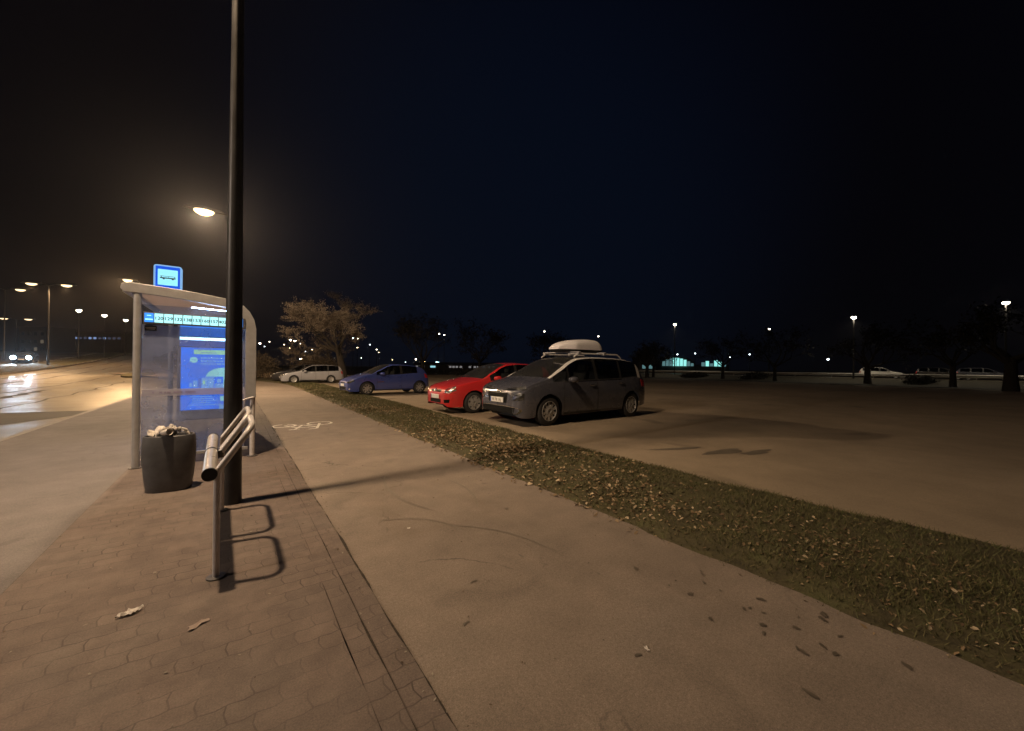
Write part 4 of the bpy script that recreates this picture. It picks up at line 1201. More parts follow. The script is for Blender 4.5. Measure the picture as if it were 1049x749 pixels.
spec['L'] = squeeze(4.75); spec['wx0'], spec['wx1'] = squeeze(.92), squeeze(3.87); spec['ws'] = tuple(map(squeeze, spec['ws'])); spec['rw'] = tuple(map(squeeze, spec['rw']))
spec['win'] = [tuple(map(squeeze, q)) for q in spec['win']]; spec['doors'] = [(squeeze(a), squeeze(b), (c_ - .1, d)) for a, b, (c_, d) in spec['doors']]
spec['mirror'] = (1.45, 1.04); spec['seats'] = [(2.05, False), (3.0, True)]; spec['dashx'] = 1.26
car, body, patch, bvh, off, xs, zbl, ztp, W2 = make_car('people_carrier', 'dark grey people carrier with silver roof trim, carrying a pale roof box', spec, (6.40 + (spec['L'] / 2 - .82) * 1.11, 8.15, .012))
def front(s_):
    dg = (.80, -.62 * s_, 0)
    patch('headlight', mir([(.40, .735), (.62, .745), (.84, .745)], s_), mir([(.44, .60), (.60, .57), (.83, .615)], s_), M['hlamp_dark'], car, dg, .14)
    patch('day_light', mir([(.16, .83), (.45, .865), (.83, .90)], s_), mir([(.16, .80), (.45, .81), (.86, .825)], s_), M['hlamp'], car, dg, .16)
    patch('fog_light', mir([(.66, .36), (.72, .36)], s_), mir([(.66, .315), (.72, .315)], s_), M['hlamp'], car, dg, .14, 5, 3)
    patch('chrome_hook', mir([(.0, .452), (.5, .452), (.70, .440), (.80, .40), (.80, .345), (.72, .292), (.5, .262), (0, .258)], s_), mir([(.0, .436), (.5, .436), (.685, .425), (.77, .392), (.77, .352), (.71, .310), (.5, .282), (0, .278)], s_), M['chrome'], car, (1, 0, 0), .1, 44, 1, .012)
    patch('bonnet_seam', mir([(.66, .93), (.80, .93)], s_), mir([(.66, .926), (.80, .926)], s_), M['black'], body, dg, .3, 6, 1, .002, .004)
    patch('indicator', [(1.18, .86), (1.23, .86)], [(1.18, .84), (1.23, .84)], M['lensglass'], body, (0, 1, 0) if s_ < 0 else (0, -1, 0), 0, 3, 2)
    patch('tail_light', [(4.24, 1.02), (4.50, .96)], [(4.28, .82), (4.54, .80)], M['redlens'], car, (0, 1, 0) if s_ < 0 else (0, -1, 0), 0, 8, 4)
    patch('belt_trim', [(1.30, .992), (2.3, 1.012), (3.35, 1.035)], [(1.30, .980), (2.3, 1.0), (3.35, 1.023)], M['chrome'], body, (0, 1, 0) if s_ < 0 else (0, -1, 0), 0, 30, 1, .004, .006)
pair(front)
patch('upper_grille', [(-.40, .735), (.40, .735)], [(-.36, .52), (.36, .52)], M['grille'], car, (1, 0, 0), .1)
patch('grille_bar', [(-.62, .835), (-.3, .812), (0, .78), (.3, .812), (.62, .835)], [(-.62, .815), (-.3, .790), (0, .758), (.3, .790), (.62, .815)], M['chrome'], car, (1, 0, 0), .1, 24, 2, .011)
patch('grille_bar', [(-.40, .75), (0, .738), (.40, .75)], [(-.40, .734), (0, .722), (.40, .734)], M['chrome'], car, (1, 0, 0), .1, 20, 2, .011)
patch('lower_grille', [(-.66, .428), (.66, .428)], [(-.62, .30), (.62, .30)], M['grille'], car, (1, 0, 0), .1, 16, 3, .004)
plate(car, bvh, off, .0, .575, 'W 78 1AJ')
patch('rear_plate', [(-.26, .72), (.26, .72)], [(-.26, .61), (.26, .61)], M['plate'], car, (-1, 0, 0), L_ if False else 4.7)
# roof rails and bars
for s_ in (-1, 1):
    b_ = MB(); pts = []
    for q in range(13):
        x = 1.85 + (3.65 - 1.85) * q / 12; z = 1.690 if 0 < q < 12 else 1.60
        pts.append((x - off, s_ * .615, z - .012))
    b_.tube(pts, .020, 10); b_.build('roof_rail', A_sil, car, 50)
for x in (2.0, 2.95):
    b_ = MB(); z = 1.715; b_.box((x - off, 0, z), (.075, 1.36, .028))
    for s_ in (-1, 1): b_.box((x - off, s_ * .63, z - .03), (.09, .06, .08))
    b_.build('roof_bar', M['alu'], car, None, .008)
# roof box: rests on the bars, so a thing of its own
rb = empty('roof_box', (0, 0, 0)); tag(rb, 'pale grey tapered roof box on top of the dark people carrier', 'roof box')
rb.location = (car.location.x + (2.40 - off) * 1.11, 8.05, (1.715 + .0145) * 1.11 + .012); rb.scale = (1.0, 1.0, 1.11)
def rbox(x0, x1, hw, hgt, name_, mat, top=True):
    vs, fs = [], []; ns, nr = 26, 22
    for i in range(ns + 1):
        t = i / ns; x = x0 + (x1 - x0) * t
        wv = hw * min(1, (.52 + 1.6 * t) if t < .3 else 1) * (1 if t < .93 else 1 - (t - .93) * 1.2)
        hz = hgt * float(pchip([0, .05, .2, .45, .7, .86, .95, 1], [.22, .42, .70, .93, 1.0, .96, .60, .06], t))
        for q in range(nr + 1):
            a_ = math.pi * q / nr; c_, s2 = math.cos(a_), math.sin(a_)
            vs.append((x, -wv * math.copysign(abs(c_)**.45, c_), hz * abs(s2)**.55))
    for i in range(ns):
        for q in range(nr): fs.append((i * (nr + 1) + q, i * (nr + 1) + q + 1, (i + 1) * (nr + 1) + q + 1, (i + 1) * (nr + 1) + q))
    fs.append(tuple(range(nr + 1))); fs.append(tuple(ns * (nr + 1) + q for q in range(nr + 1)))
    for i in range(ns): fs.append((i * (nr + 1), (i + 1) * (nr + 1), (i + 1) * (nr + 1) + nr, i * (nr + 1) + nr))
    return MB().add(vs, fs)
lid = rbox(-.82, .84, .40, .285, 'lid', None).build('lid', simple('roof_box_plastic', (.76, .74, .78), .36, 0, .06, 4), rb, 50); lid.location = (0, 0, .062)
trm = MB(); vs = []
for z, gsc in ((0, .92), (.058, 1.0)):
    for (u, v_) in ((-.82, .19), (-.77, .26), (-.43, .385), (.77, .395), (.84, .34)):
        vs.append((u * gsc, v_ * gsc, z))
    for (u, v_) in ((.84, -.34), (.77, -.395), (-.43, -.385), (-.77, -.26), (-.82, -.19)): vs.append((u * gsc, v_ * gsc, z))
trm.add(vs, [tuple(range(9, -1, -1)), tuple(range(10, 20))] + [(k, (k + 1) % 10, 10 + (k + 1) % 10, 10 + k) for k in range(10)])
trm.build('base_tray', M['black'], rb)

# --- red hatchback
P_red = mat_paint('red_paint', (.58, .024, .026), .0, .28)
spec = dict(L=3.95, W=1.66, H=1.46, wx0=.82, wx1=3.30, wr=.305, ra=.35, tum=.30, pw=.07, paint=P_red, rim=6, ww=.19,
    top=[(0, .58), (.03, .66), (.10, .72), (.25, .785), (.55, .865), (.95, .95), (1.12, .985), (1.5, 1.21), (1.85, 1.38), (2.1, 1.435), (2.5, 1.46), (3.1, 1.435), (3.5, 1.38), (3.68, 1.22), (3.86, .92), (3.92, .75), (3.95, .5)],
    belt=[(0, .52), (.05, .60), (.2, .70), (.5, .80), (.9, .875), (1.2, .905), (2.2, .93), (3.3, .975), (3.8, .90), (3.95, .48)],
    plan=[(0, .62), (.03, .75), (.08, .83), (.18, .90), (.35, .945), (.7, .98), (1.2, 1), (3.0, 1), (3.5, .97), (3.8, .90), (3.95, .78)],
    sill=[(0, .28), (.06, .21), (.3, .19), (.6, .20), (2.8, .22), (3.6, .27), (3.95, .36)],
    crown=[(0, .02), (.9, .03), (1.15, .03), (1.6, .09), (2.1, .07), (3.4, .055), (3.7, .035), (3.95, .02)],
    ws=(1.14, 2.04), rw=(3.52, 3.84), win=[(1.36, 2.28), (2.38, 3.42)], doors=[(1.30, 2.34, (2.18, .84)), (2.34, 3.02, (2.9, .86))],
    mirror=(1.52, .985), seats=[(1.9, False), (2.7, True)], hip=.52, dashx=1.36)
car, body, patch, bvh, off, xs, zbl, ztp, W2 = make_car('red_hatchback', 'red hatchback parked beyond the dark people carrier', spec, (7.40, 11.26, .012))
def front(s_):
    dg = (.78, -.62 * s_, 0); sd = (0, 1, 0) if s_ < 0 else (0, -1, 0)
    patch('headlight', mir([(.40, .66), (.55, .735), (.80, .80)], s_), mir([(.42, .585), (.58, .575), (.84, .655)], s_), M['hlamp'], car, dg, .18)
    patch('lower_vent', mir([(.42, .40), (.68, .41)], s_), mir([(.44, .31), (.66, .32)], s_), M['grille'], car, dg, .12, 8, 3, .003)
    patch('bumper_seam', mir([(.30, .585), (.82, .585)], s_), mir([(.30, .580), (.82, .580)], s_), M['black'], body, dg, .2, 8, 1, .002, .004)
    patch('indicator', [(1.16, .74), (1.21, .74)], [(1.16, .72), (1.21, .72)], M['amber'], body, sd, 0, 3, 2)
    patch('tail_light', [(3.66, .98), (3.86, .90)], [(3.70, .76), (3.88, .74)], M['redlens'], car, sd, 0, 6, 4)
pair(front)
patch('grille', [(-.34, .665), (.34, .665)], [(-.30, .60), (.30, .60)], M['grille'], car, (1, 0, 0), .1, 14, 3, .003)
patch('grille_bar', [(-.33, .640), (.33, .640)], [(-.33, .632), (.33, .632)], M['chrome'], car, (1, 0, 0), .1, 14, 1, .010)
hit = bvh.ray_cast(Vector((-5, 0, .645)), Vector((1, 0, 0)))[0]
MB().lathe([(.045, -.004), (.055, 0), (.045, .004)], (0, 0, 0), 18, 'y').build('badge', M['chrome'], car, 40)
bo = [c_ for c_ in car.children if c_.name.startswith('badge')][0]; bo.location = (hit.x - .012, 0, .650); bo.rotation_euler = (0, 0, R(90))
patch('lower_grille', [(-.34, .40), (.34, .40)], [(-.34, .30), (.34, .30)], M['grille'], car, (1, 0, 0), .1, 10, 3, .003)
plate(car, bvh, off, 0, .475, '')

# --- blue hatchback
P_blue = mat_paint('blue_paint', (.055, .085, .34), .2, .26)
spec = dict(L=4.05, W=1.71, H=1.47, wx0=.84, wx1=3.46, wr=.31, ra=.355, tum=.32, pw=.07, paint=P_blue, rim=8, ww=.19,
    top=[(0, .56), (.03, .64), (.10, .70), (.25, .78), (.55, .88), (.9, .965), (1.05, .995), (1.45, 1.22), (1.85, 1.41), (2.1, 1.46), (2.4, 1.47), (3.0, 1.43), (3.5, 1.36), (3.72, 1.22), (3.92, .94), (4.0, .78), (4.05, .5)],
    belt=[(0, .50), (.05, .58), (.2, .69), (.5, .80), (.9, .885), (1.2, .92), (2.2, .955), (3.2, 1.02), (3.6, 1.03), (3.9, .93), (4.05, .48)],
    plan=[(0, .60), (.03, .74), (.08, .82), (.18, .89), (.35, .94), (.7, .98), (1.2, 1), (3.0, .995), (3.5, .97), (3.85, .91), (4.05, .78)],
    sill=[(0, .26), (.06, .20), (.3, .18), (.6, .20), (2.8, .22), (3.6, .27), (4.05, .36)],
    crown=[(0, .02), (.9, .03), (1.15, .03), (1.6, .09), (2.1, .07), (3.4, .055), (3.7, .035), (4.05, .02)],
    ws=(1.07, 2.02), rw=(3.54, 3.88), win=[(1.28, 2.44), (2.56, 3.34)], doors=[(1.28, 2.50, (2.32, .86))],
    mirror=(1.5, 1.00), seats=[(1.95, False), (2.8, True)], hip=.52, dashx=1.32)
car, body, patch, bvh, off, xs, zbl, ztp, W2 = make_car('blue_hatchback', 'dark blue three door hatchback at the edge of the verge', spec, (6.50, 20.25, .012), R(4), None, 1.065)
def front(s_):
    dg = (.78, -.62 * s_, 0); sd = (0, 1, 0) if s_ < 0 else (0, -1, 0)
    patch('headlight', mir([(.42, .64), (.55, .73), (.80, .835)], s_), mir([(.44, .565), (.60, .56), (.85, .66)], s_), M['hlamp'], car, dg, .2)
    patch('fog_light', mir([(.60, .34), (.70, .34)], s_), mir([(.60, .28), (.70, .28)], s_), M['hlamp'], car, dg, .14, 5, 3)
    patch('tail_light', [(3.72, 1.02), (3.94, .92)], [(3.76, .80), (3.97, .76)], M['redlens'], car, sd, 0, 6, 4)
    patch('side_strip', [(1.30, .625), (1.62, .635)], [(1.30, .595), (1.62, .605)], M['chrome'], body, sd, 0, 8, 2)
pair(front)
patch('grille', [(-.36, .60), (.36, .60)], [(-.34, .555), (.34, .555)], M['grille'], car, (1, 0, 0), .1, 14, 3, .003)
patch('lower_grille', [(-.48, .40), (.48, .40)], [(-.44, .27), (.44, .27)], M['grille'], car, (1, 0, 0), .1, 10, 3, .003)
patch('front_lip', [(-.62, .235), (.62, .235)], [(-.60, .205), (.60, .205)], A_sil, car, (1, 0, 0), .1, 16, 2, .016)
plate(car, bvh, off, 0, .48, '')

# --- silver estate
P_sil = mat_paint('silver_paint', (.42, .43, .48), .3, .28)
spec = dict(L=4.45, W=1.74, H=1.50, wx0=.86, wx1=3.48, wr=.305, ra=.35, tum=.30, pw=.07, paint=P_sil, rim='cover', ww=.19,
    top=[(0, .56), (.03, .64), (.10, .70), (.25, .76), (.6, .84), (1.0, .92), (1.2, .955), (1.6, 1.19), (1.95, 1.38), (2.2, 1.44), (2.7, 1.47), (3.4, 1.455), (4.0, 1.40), (4.12, 1.35), (4.28, 1.10), (4.38, .88), (4.45, .5)],
    belt=[(0, .50), (.05, .58), (.2, .67), (.5, .76), (.9, .84), (1.2, .88), (2.2, .91), (3.4, .95), (4.1, .97), (4.36, .82), (4.45, .48)],
    plan=[(0, .64), (.03, .76), (.08, .84), (.18, .905), (.35, .95), (.7, .985), (1.2, 1), (3.6, 1), (4.1, .965), (4.3, .92), (4.45, .82)],
    sill=[(0, .26), (.06, .20), (.3, .18), (.6, .20), (3.0, .22), (4.1, .27), (4.45, .36)],
    crown=[(0, .02), (.9, .03), (1.2, .03), (1.7, .09), (2.2, .07), (3.8, .055), (4.1, .035), (4.45, .02)],
    ws=(1.22, 2.12), rw=(4.05, 4.34), win=[(1.42, 2.32), (2.42, 3.22), (3.32, 4.06)], doors=[(1.36, 2.37, (2.22, .82)), (2.37, 3.27, (3.1, .84))],
    mirror=(1.6, .955), seats=[(2.0, False), (2.9, True)], hip=.52, dashx=1.45)
EST = (5.12, 34.4, Zf(5.1, 34.4) + .012)
car, body, patch, bvh, off, xs, zbl, ztp, W2 = make_car('silver_estate', 'silver estate car with plain wheel covers parked in front of the tree', spec, EST, 0, None, 1.0)
def front(s_):
    dg = (.78, -.62 * s_, 0); sd = (0, 1, 0) if s_ < 0 else (0, -1, 0)
    patch('headlight', mir([(.42, .66), (.60, .70), (.82, .73)], s_), mir([(.44, .585), (.62, .575), (.85, .63)], s_), M['hlamp'], car, dg, .2)
    patch('tail_light', [(4.22, .98), (4.36, .90)], [(4.26, .74), (4.39, .72)], M['redlens'], car, sd, 0, 6, 4)
pair(front)
patch('grille', [(-.36, .64), (.36, .64)], [(-.34, .57), (.34, .57)], M['grille'], car, (1, 0, 0), .1, 14, 3, .003)
patch('lower_grille', [(-.60, .38), (.60, .38)], [(-.56, .28), (.56, .28)], M['grille'], car, (1, 0, 0), .1, 10, 3, .003)
plate(car, bvh, off, 0, .46, '')
estate_root = car
# a second car behind the estate, dark
dk = copy_tree(estate_root); dk.name = 'dark_saloon'
P_dk = mat_paint('black_paint', (.022, .022, .026), .3, .3)
dk.location = (4.75, 37.4, Zf(4.7, 37.4) + .012); dk['label'] = 'dark car mostly hidden behind the silver estate'
for ch in dk.children:
    if ch.type == 'MESH' and ch.data.materials and ch.data.materials[0] == P_sil:
        ch.data = ch.data.copy(); ch.data.materials[0] = P_dk
#==TAIL
def recolour(root, old, new):
    for ch in root.children:
        if ch.type == 'MESH' and ch.data.materials and ch.data.materials[0] == old:
            ch.data = ch.data.copy(); ch.data.materials[0] = new
        recolour(ch, old, new)
P_white = mat_paint('white_paint', (.62, .61, .58), 0, .3)
for (nm, lab, x, y, rz, old, pnt) in (('white_car', 'white car lit up on the far road beyond the car park', 70.0, 12.1, 96, P_sil, P_white), ('dark_car', 'dark car on the far road, left of the pair beyond the car park', 69.2, 6.6, 84, P_sil, P_dk), ('grey_car', 'grey car on the far road, nearest the trees at the frame edge', 69.2, 3.4, 95, P_sil, P_grey)):
    c_ = copy_tree(estate_root); c_.name = nm; c_.location = (x, y, .46); c_.rotation_euler = (0, 0, R(rz)); c_['label'] = lab; c_['category'] = 'car'; c_['group'] = 'cars on the far road'
    recolour(c_, old, pnt)
onc = copy_tree(estate_root); onc.name = 'oncoming_car'; onc.location = (-21.9, 77.5, Zf(-21.9, 77) - .12); onc.rotation_euler = (0, 0, R(96))
onc['label'] = 'oncoming car with bluish headlights lit on the opposite carriageway'; recolour(onc, P_sil, P_dk)
hl_ = emit('headlight_beam', (.62, .86, 1.0), 45, False)
for s_ in (-1, 1):
    b_ = MB(); b_.lathe([(.01, -.05), (.20, -.03), (.24, .02)], (0, 0, 0), 16, 'z'); h_ = b_.build('headlight_glow', hl_, onc, 40); h_.location = (-2.22, s_ * .62, .66); h_.rotation_euler = (0, R(90), 0)
    ld = bpy.data.lights.new('headlight_beam', 'SPOT'); ld.energy = 1500; ld.color = (.62, .82, 1.0); ld.spot_size = R(70); ld.spot_blend = .8; ld.shadow_soft_size = .08
    lo = bpy.data.objects.new('headlight_beam', ld); COL.objects.link(lo); lo.parent = onc; lo.location = (-2.32, s_ * .62, .66); lo.rotation_euler = (0, R(82), 0)

# far road beyond the car park, on a low bank, with a guard rail
strip('far_road', 66.3, 74.5, np.arange(-60, 75, 3.), 3, .45, M['road'], 'lit road beyond the car park')
strip('far_bank', 50, 66.3, np.arange(-60, 75, 3.), 4, 0, M['soil'], 'dark bank below the far road', zfun=lambda X, Y, T: .46 * np.clip(T * 2.6 - 1.6, 0, 1) - .01)
strip('far_verge', 74.5, 130, np.arange(-60, 75, 3.), 4, .44, M['soil'], 'dark ground beyond the far road')
gt = empty('guard_rail', (65.95, 0, .45)); tag(gt, 'long steel guard rail edging the far road', 'guard rail')
gb = MB()
for q in range(30):
    y0 = -55 + q * 4.2
    gb.add([(0, y0, .30), (0, y0 + 4.2, .30), (-.05, y0 + 4.2, .40), (-.05, y0, .40), (0, y0, .48), (0, y0 + 4.2, .48), (-.05, y0 + 4.2, .58), (-.05, y0, .58), (0, y0, .66), (0, y0 + 4.2, .66)], [(0, 1, 2, 3), (3, 2, 5, 4), (4, 5, 6, 7), (7, 6, 9, 8)])
gb.build('rail_beam', M['guard'], gt)
for q in range(31): MB().box((.05, -55 + q * 4.2, .3), (.07, .06, .74)).build('rail_post', M['guard'], gt)

# distant lamps (x, y, height of the head, size)
FAR_A = [(7.9, 171.7, 9.5, 1.6), (10.0, 157.3, 9.5, .9), (11.0, 201.6, 9.5, .9), (16.1, 175.6, 9.5, 1), (14.7, 141.5, 9.5, 1.5), (16.3, 144.4, 9.5, 1.5), (20.1, 195.7, 9.0, 1), (20.2, 162.5, 9.5, 1), (19.2, 142.8, 6, .8), (18.3, 123.1, 6, .9), (19.8, 121.4, 6, .7), (23.9, 193, 4.1, 1.3), (30.7, 174.1, 6, .8), (36.4, 183.9, 4.6, .9)]
FAR_B = [(28.1, 117.4, 9.5, 1.2), (29.5, 118.2, 9.5, 1.2), (44.4, 177.8, 9.5, 1.3), (41.8, 149.2, 9.5, 1), (32.0, 107.7, 6, .9), (39.6, 130.8, 6, .7), (52.2, 172.3, 4.8, .6), (45.9, 176.9, 4.9, .9), (46.8, 138.3, 3.7, .7), (61.8, 165.3, 3.2, .9), (47.3, 117.3, 3.7, 1.2)]
SINGLE = [(61.4, 146.2, 3.7, 1.5, YEL, 'yellow', 'left one of two close yellow lamps above the red hatchback'), (68.1, 158.9, 3.7, 1.5, YEL, 'yellow', 'right one of two close yellow lamps above the red hatchback'),
    (73.3, 157, 3.3, 3.4, CYAN, 'cyan', 'big round icy white lamp low above the red hatchback'),
    (40.7, 86.8, 9.5, 1.7, PALE, 'pale', 'brighter lamp of a pair high above the red hatchback'), (43.1, 88.4, 9.5, 1.0, PALE, 'pale', 'fainter lamp of a pair high above the red hatchback'),
    (55.8, 64.4, 9.5, 1.0, PALE, 'pale', 'slim lamp post rising just left of the roof box'), (74.5, 65.2, 9.5, 1.0, PALE, 'pale', 'small lamp just right of the roof box'),
    (66.0, 39.4, 9.7, 1.2, PALE, 'lit', 'lamp post above the lit glass hall'), (85.1, 30.9, 9.5, 1.0, PALE, 'pale', 'faint tilted lamp between two brighter posts over the far road'),
    (65.4, 14.0, 8.45, 1.35, PALE, 'lit', 'lamp post over the far road left of the white car'), (65.6, 1.85, 8.8, 1.35, PALE, 'lit', 'lamp post over the far road nearest the frame edge'),
    (112.5, 66.2, 6, 1, COOL, 'white', 'small white lamp over the left end of the glass hall'), (142.1, 82, 6, 1.2, CYAN, 'cyan', 'pale cyan lamp in front of the glowing hall'), (108.2, 58.2, 6, 1, COOL, 'white', 'small white lamp over the right end of the glass hall'),
    (124.5, 50.3, 6, 1, COOL, 'white', 'tiny white lamp right of the glass hall'), (151.1, 67.8, 6, .9, COOL, 'white', 'tiny dim lamp at the end of the glass hall'), (96.3, 24.5, 3.7, 1, COOL, 'white', 'tiny slanted light low over the far guard rail'),
    (-19.2, 86.2, 9.5, 1.5, PALE, 'pale', 'first of three single lamps over the road beyond the shelter roof'), (-17.6, 92.1, 9.5, 1.5, PALE, 'pale', 'middle of three single lamps over the road beyond the shelter roof'), (-16.3, 99.7, 9.5, 1.5, PALE, 'pale', 'third of three single lamps, right beside the shelter post')]
def far_lamp(x, y, zh, s, col, glow, label, group, light=0):
    zb = Zf(x, y) + (.44 if 64 < x < 130 and y < 75 else -.1)
    mb = MB(); H_ = zh - zb
    mb.tube([(0, 0, -.2), (0, 0, H_ * .5), (0, 0, H_ + .05)], [.10, .08, .05], 8, 0)
    r_ = .20 * s
    mb.lathe([(.02, r_ * .7), (r_ * .6, r_ * .62), (r_, r_ * .1)], (0, 0, H_), 12, 'z', 0)
    mb.lathe([(r_ * .98, r_ * .08), (r_ * .9, -r_ * .45), (r_ * .5, -r_ * .85), (.02, -r_)], (0, 0, H_), 12, 'z', 1)
    o = mb.build('street_lamp', [M['pole'], lamp_emit(col, glow)], None, 50); o.location = (x, y, zb)
    tag(o, label, 'street lamp', group)
    if light:
        add_light('lamp_light', (0, 0, H_ - r_ - .1), light, (1, .84, .6), o, .15, 160, .6)
    return o
for q, (x, y, z, s) in enumerate(FAR_A): far_lamp(x, y, z, s, (WARM, PALE, COOL)[q % 3] if q not in (0, 4, 5) else PALE, 14 if s < 1.2 else 26, 'tiny far lamp glowing through and below the brown tree crown', 'far lamps behind the brown tree')
for q, (x, y, z, s) in enumerate(FAR_B): far_lamp(x, y, z, s, (COOL, PALE, WARM)[q % 3], 12 if s < 1.2 else 22, 'tiny far lamp glowing in the dark above the blue hatchback', 'far lamps above the blue hatchback')
for q, (x, y, z, s, c_, _, lab) in enumerate(SINGLE):
    far_lamp(x, y, z, s, c_, 26 if s >= 1.2 else 13, lab, 'single far lamps', 1300 if _ == 'lit' else 0)
t_ = far_lamp(23.9 + 2, 205, 4.5, 1.2, WARM, 15, 'low warm lamp close above the silver estate roof', 'single far lamps')

# ------------------------------------------------------------------ trees
def grow(mb, p, d, ln, r, depth, tips, rg, up=.12, spread=.55, mi=0):
    n = 4; pts = [p.copy()]; rad = [r]; q = p.copy(); dd = d.copy()
    for k in range(n):
        dd = (dd + Vector((rg.gauss(0, .13), rg.gauss(0, .13), rg.gauss(0, .08) + up * .25))).normalized()
        q = q + dd * ln / n; pts.append(q.copy()); rad.append(r * (1 - .42 * (k + 1) / n))
    mb.tube(pts, rad, 9 if depth > 3 else (6 if depth > 1 else 4), mi, cap=False)
    if depth <= 2: tips.append((pts[2], dd)); tips.append((q, dd)); tips.append((pts[3], dd))
    if depth == 0: return
    nb = rg.choice((2, 3, 3)) if depth > 1 else 3
    for k in range(nb):
        ax = Vector((rg.gauss(0, 1), rg.gauss(0, 1), rg.gauss(0, .5))); ax = (ax - dd * ax.dot(dd)).normalized()
        nd = (dd * (1 - spread * .5) + ax * spread * rg.uniform(.6, 1.3) + Vector((0, 0, up * .5))).normalized()
        grow(mb, pts[-1 if k else rg.choice((-1, -2))], nd, ln * rg.uniform(.62, .86), rad[-1] * .74, depth - 1, tips, rg, up, spread, mi)
def tree(name, label, base, trunk_h, r, seed, lim, depth, leafmat, leaf_n, leaf_s, cl=.45, lean=(0, 0), group=None, barkmat=None, flat=.7, spread=.55, up=.12):
    rg = random.Random(seed); root = empty(name, base); tag(root, label, 'tree', group)
    tm = MB(); tips = []
    top = Vector((lean[0] * .25, lean[1] * .25, trunk_h))
    tm.tube([(0, 0, -.25), (0, 0, .05), (lean[0] * .06, lean[1] * .06, trunk_h * .4), tuple(top)], [r * 1.7, r * 1.25, r, r * .8], 14, cap=False)
    tm.build('trunk', barkmat or M['bark'], root, 60)
    lm_ = MB()
    nl = 6
    for k in range(nl):
        a_ = 2 * math.pi * k / nl + rg.uniform(-.3, .3)
        d = Vector((math.cos(a_) * .8 + lean[0] * .22, math.sin(a_) * .8 + lean[1] * .22, rg.uniform(.35, 1.0))).normalized()
        st_ = Vector((0, 0, 0)) + top * rg.uniform(.72, 1.0)
        grow(lm_, st_, d, lim * rg.uniform(.8, 1.15), r * .5, depth, tips, rg, up, spread)
    lo = lm_.build('limbs', barkmat or M['bark'], root)
    if leaf_n:
        T_ = np.array([[*p] for p, _ in tips]); D_ = np.array([[*d] for _, d in tips]); g2 = np.random.default_rng(seed)
        ii = g2.integers(0, len(T_), leaf_n)
        # fewer leaves on some twigs, so the crown has gaps
        wgt = np.clip(g2.normal(.6, .45, len(T_)), .05, 1)[ii]; ii = ii[g2.random(leaf_n) < wgt]; n = len(ii)
        C_ = T_[ii] + D_[ii] * g2.uniform(-cl, cl, n)[:, None] + g2.normal(0, 1, (n, 3)) * np.array([cl * .33, cl * .33, cl * .33 * flat])
        a1 = g2.normal(0, 1, (n, 3)); a1 /= np.linalg.norm(a1, axis=1)[:, None]; a2 = np.cross(a1, g2.normal(0, 1, (n, 3))); a2 /= np.linalg.norm(a2, axis=1)[:, None]
        s_ = g2.uniform(.6, 1.3, n)[:, None] * leaf_s
        V = np.stack([C_ - a1 * s_, C_ + a2 * s_ * .45, C_ + a1 * s_, C_ - a2 * s_ * .45], 1).reshape(-1, 3)
        np_mesh('crown', V, np.arange(4 * n).reshape(n, 4), leafmat, parent=root)
    return root
tree('brown_tree', 'broad tree with dry brown leaves lit up behind the silver estate', (9.0, 41.2, Zf(9.0, 41.2)), 3.0, .32, 5, 2.05, 4, M['twig'], 46000, .072, .44, (-2.0, 1.2), None, M['treebark'], .6, .62, .06)
tree('bare_tree', 'small greyish bare tree between the brown crown and the blue hatchback', (9.2, 47, Zf(9.2, 47)), 1.8, .12, 9, 1.5, 3, M['twig'], 1500, .07, .4, (-.4, 0), None, None, .8, .6, .15)
def bush(name, label, loc, rx, ry, h, n, seed, mat, s=.07, cat='bush', group=None):
    root = empty(name, loc); tag(root, label, cat, group)
    g2 = np.random.default_rng(seed); rg = random.Random(seed)
    sm_ = MB()
    for k in range(26):
        a_ = rg.uniform(0, 6.28); u = rg.random()**.5 * .6
        p0 = Vector((rx * u * math.cos(a_), ry * u * math.sin(a_), -.05)); p1 = p0 * 1.5 + Vector((0, 0, h * rg.uniform(.5, .95)))
        sm_.tube([p0, (p0 + p1) / 2 + Vector((rg.gauss(0, .1), rg.gauss(0, .1), 0)), p1], [.025, .018, .006], 5, cap=False)
    sm_.build('stems', M['bark'], root)
    cs = g2.random((40, 3)); a_ = cs[:, 0] * 6.283; u = np.sqrt(cs[:, 1]) * .8; hz = .25 + .7 * cs[:, 2]
    cc = np.stack([rx * u * np.cos(a_), ry * u * np.sin(a_), h * hz * (1 - .45 * u**2)], 1)
    ii = g2.integers(0, 40, n); C_ = cc[ii] + g2.normal(0, 1, (n, 3)) * np.array([rx * .14, ry * .16, h * .11]); C_[:, 2] = np.maximum(C_[:, 2], .03)
    a1 = g2.normal(0, 1, (n, 3)); a1 /= np.linalg.norm(a1, axis=1)[:, None]; a2 = np.cross(a1, g2.normal(0, 1, (n, 3))); a2 /= np.linalg.norm(a2, axis=1)[:, None]
    s_ = g2.uniform(.6, 1.3, n)[:, None] * s
    V = np.stack([C_ - a1 * s_, C_ + a2 * s_ * .5, C_ + a1 * s_, C_ - a2 * s_ * .5], 1).reshape(-1, 3)
    np_mesh('foliage', V, np.arange(4 * n).reshape(n, 4), mat, parent=root)
    return root
bush('brown_bush', 'low brown bush at the far bend of the cycle path beside the shelter', (1.5, 41.2, Zf(1.5, 41.2)), 2.4, 1.5, 2.3, 6500, 3, M['hedgeleaf'])
bush('brown_bush', 'taller brown bush behind the nose of the silver estate', (-2.0, 45.5, Zf(-2, 45)), 2.6, 1.6, 3.0, 6000, 4, M['hedgeleaf'])
bush('brown_bush', 'dark bush just behind the roof of the silver estate', (6.8, 43.2, Zf(6.8, 43.2)), 2.8, 1.3, 2.2, 6000, 6, M['hedgeleaf'])
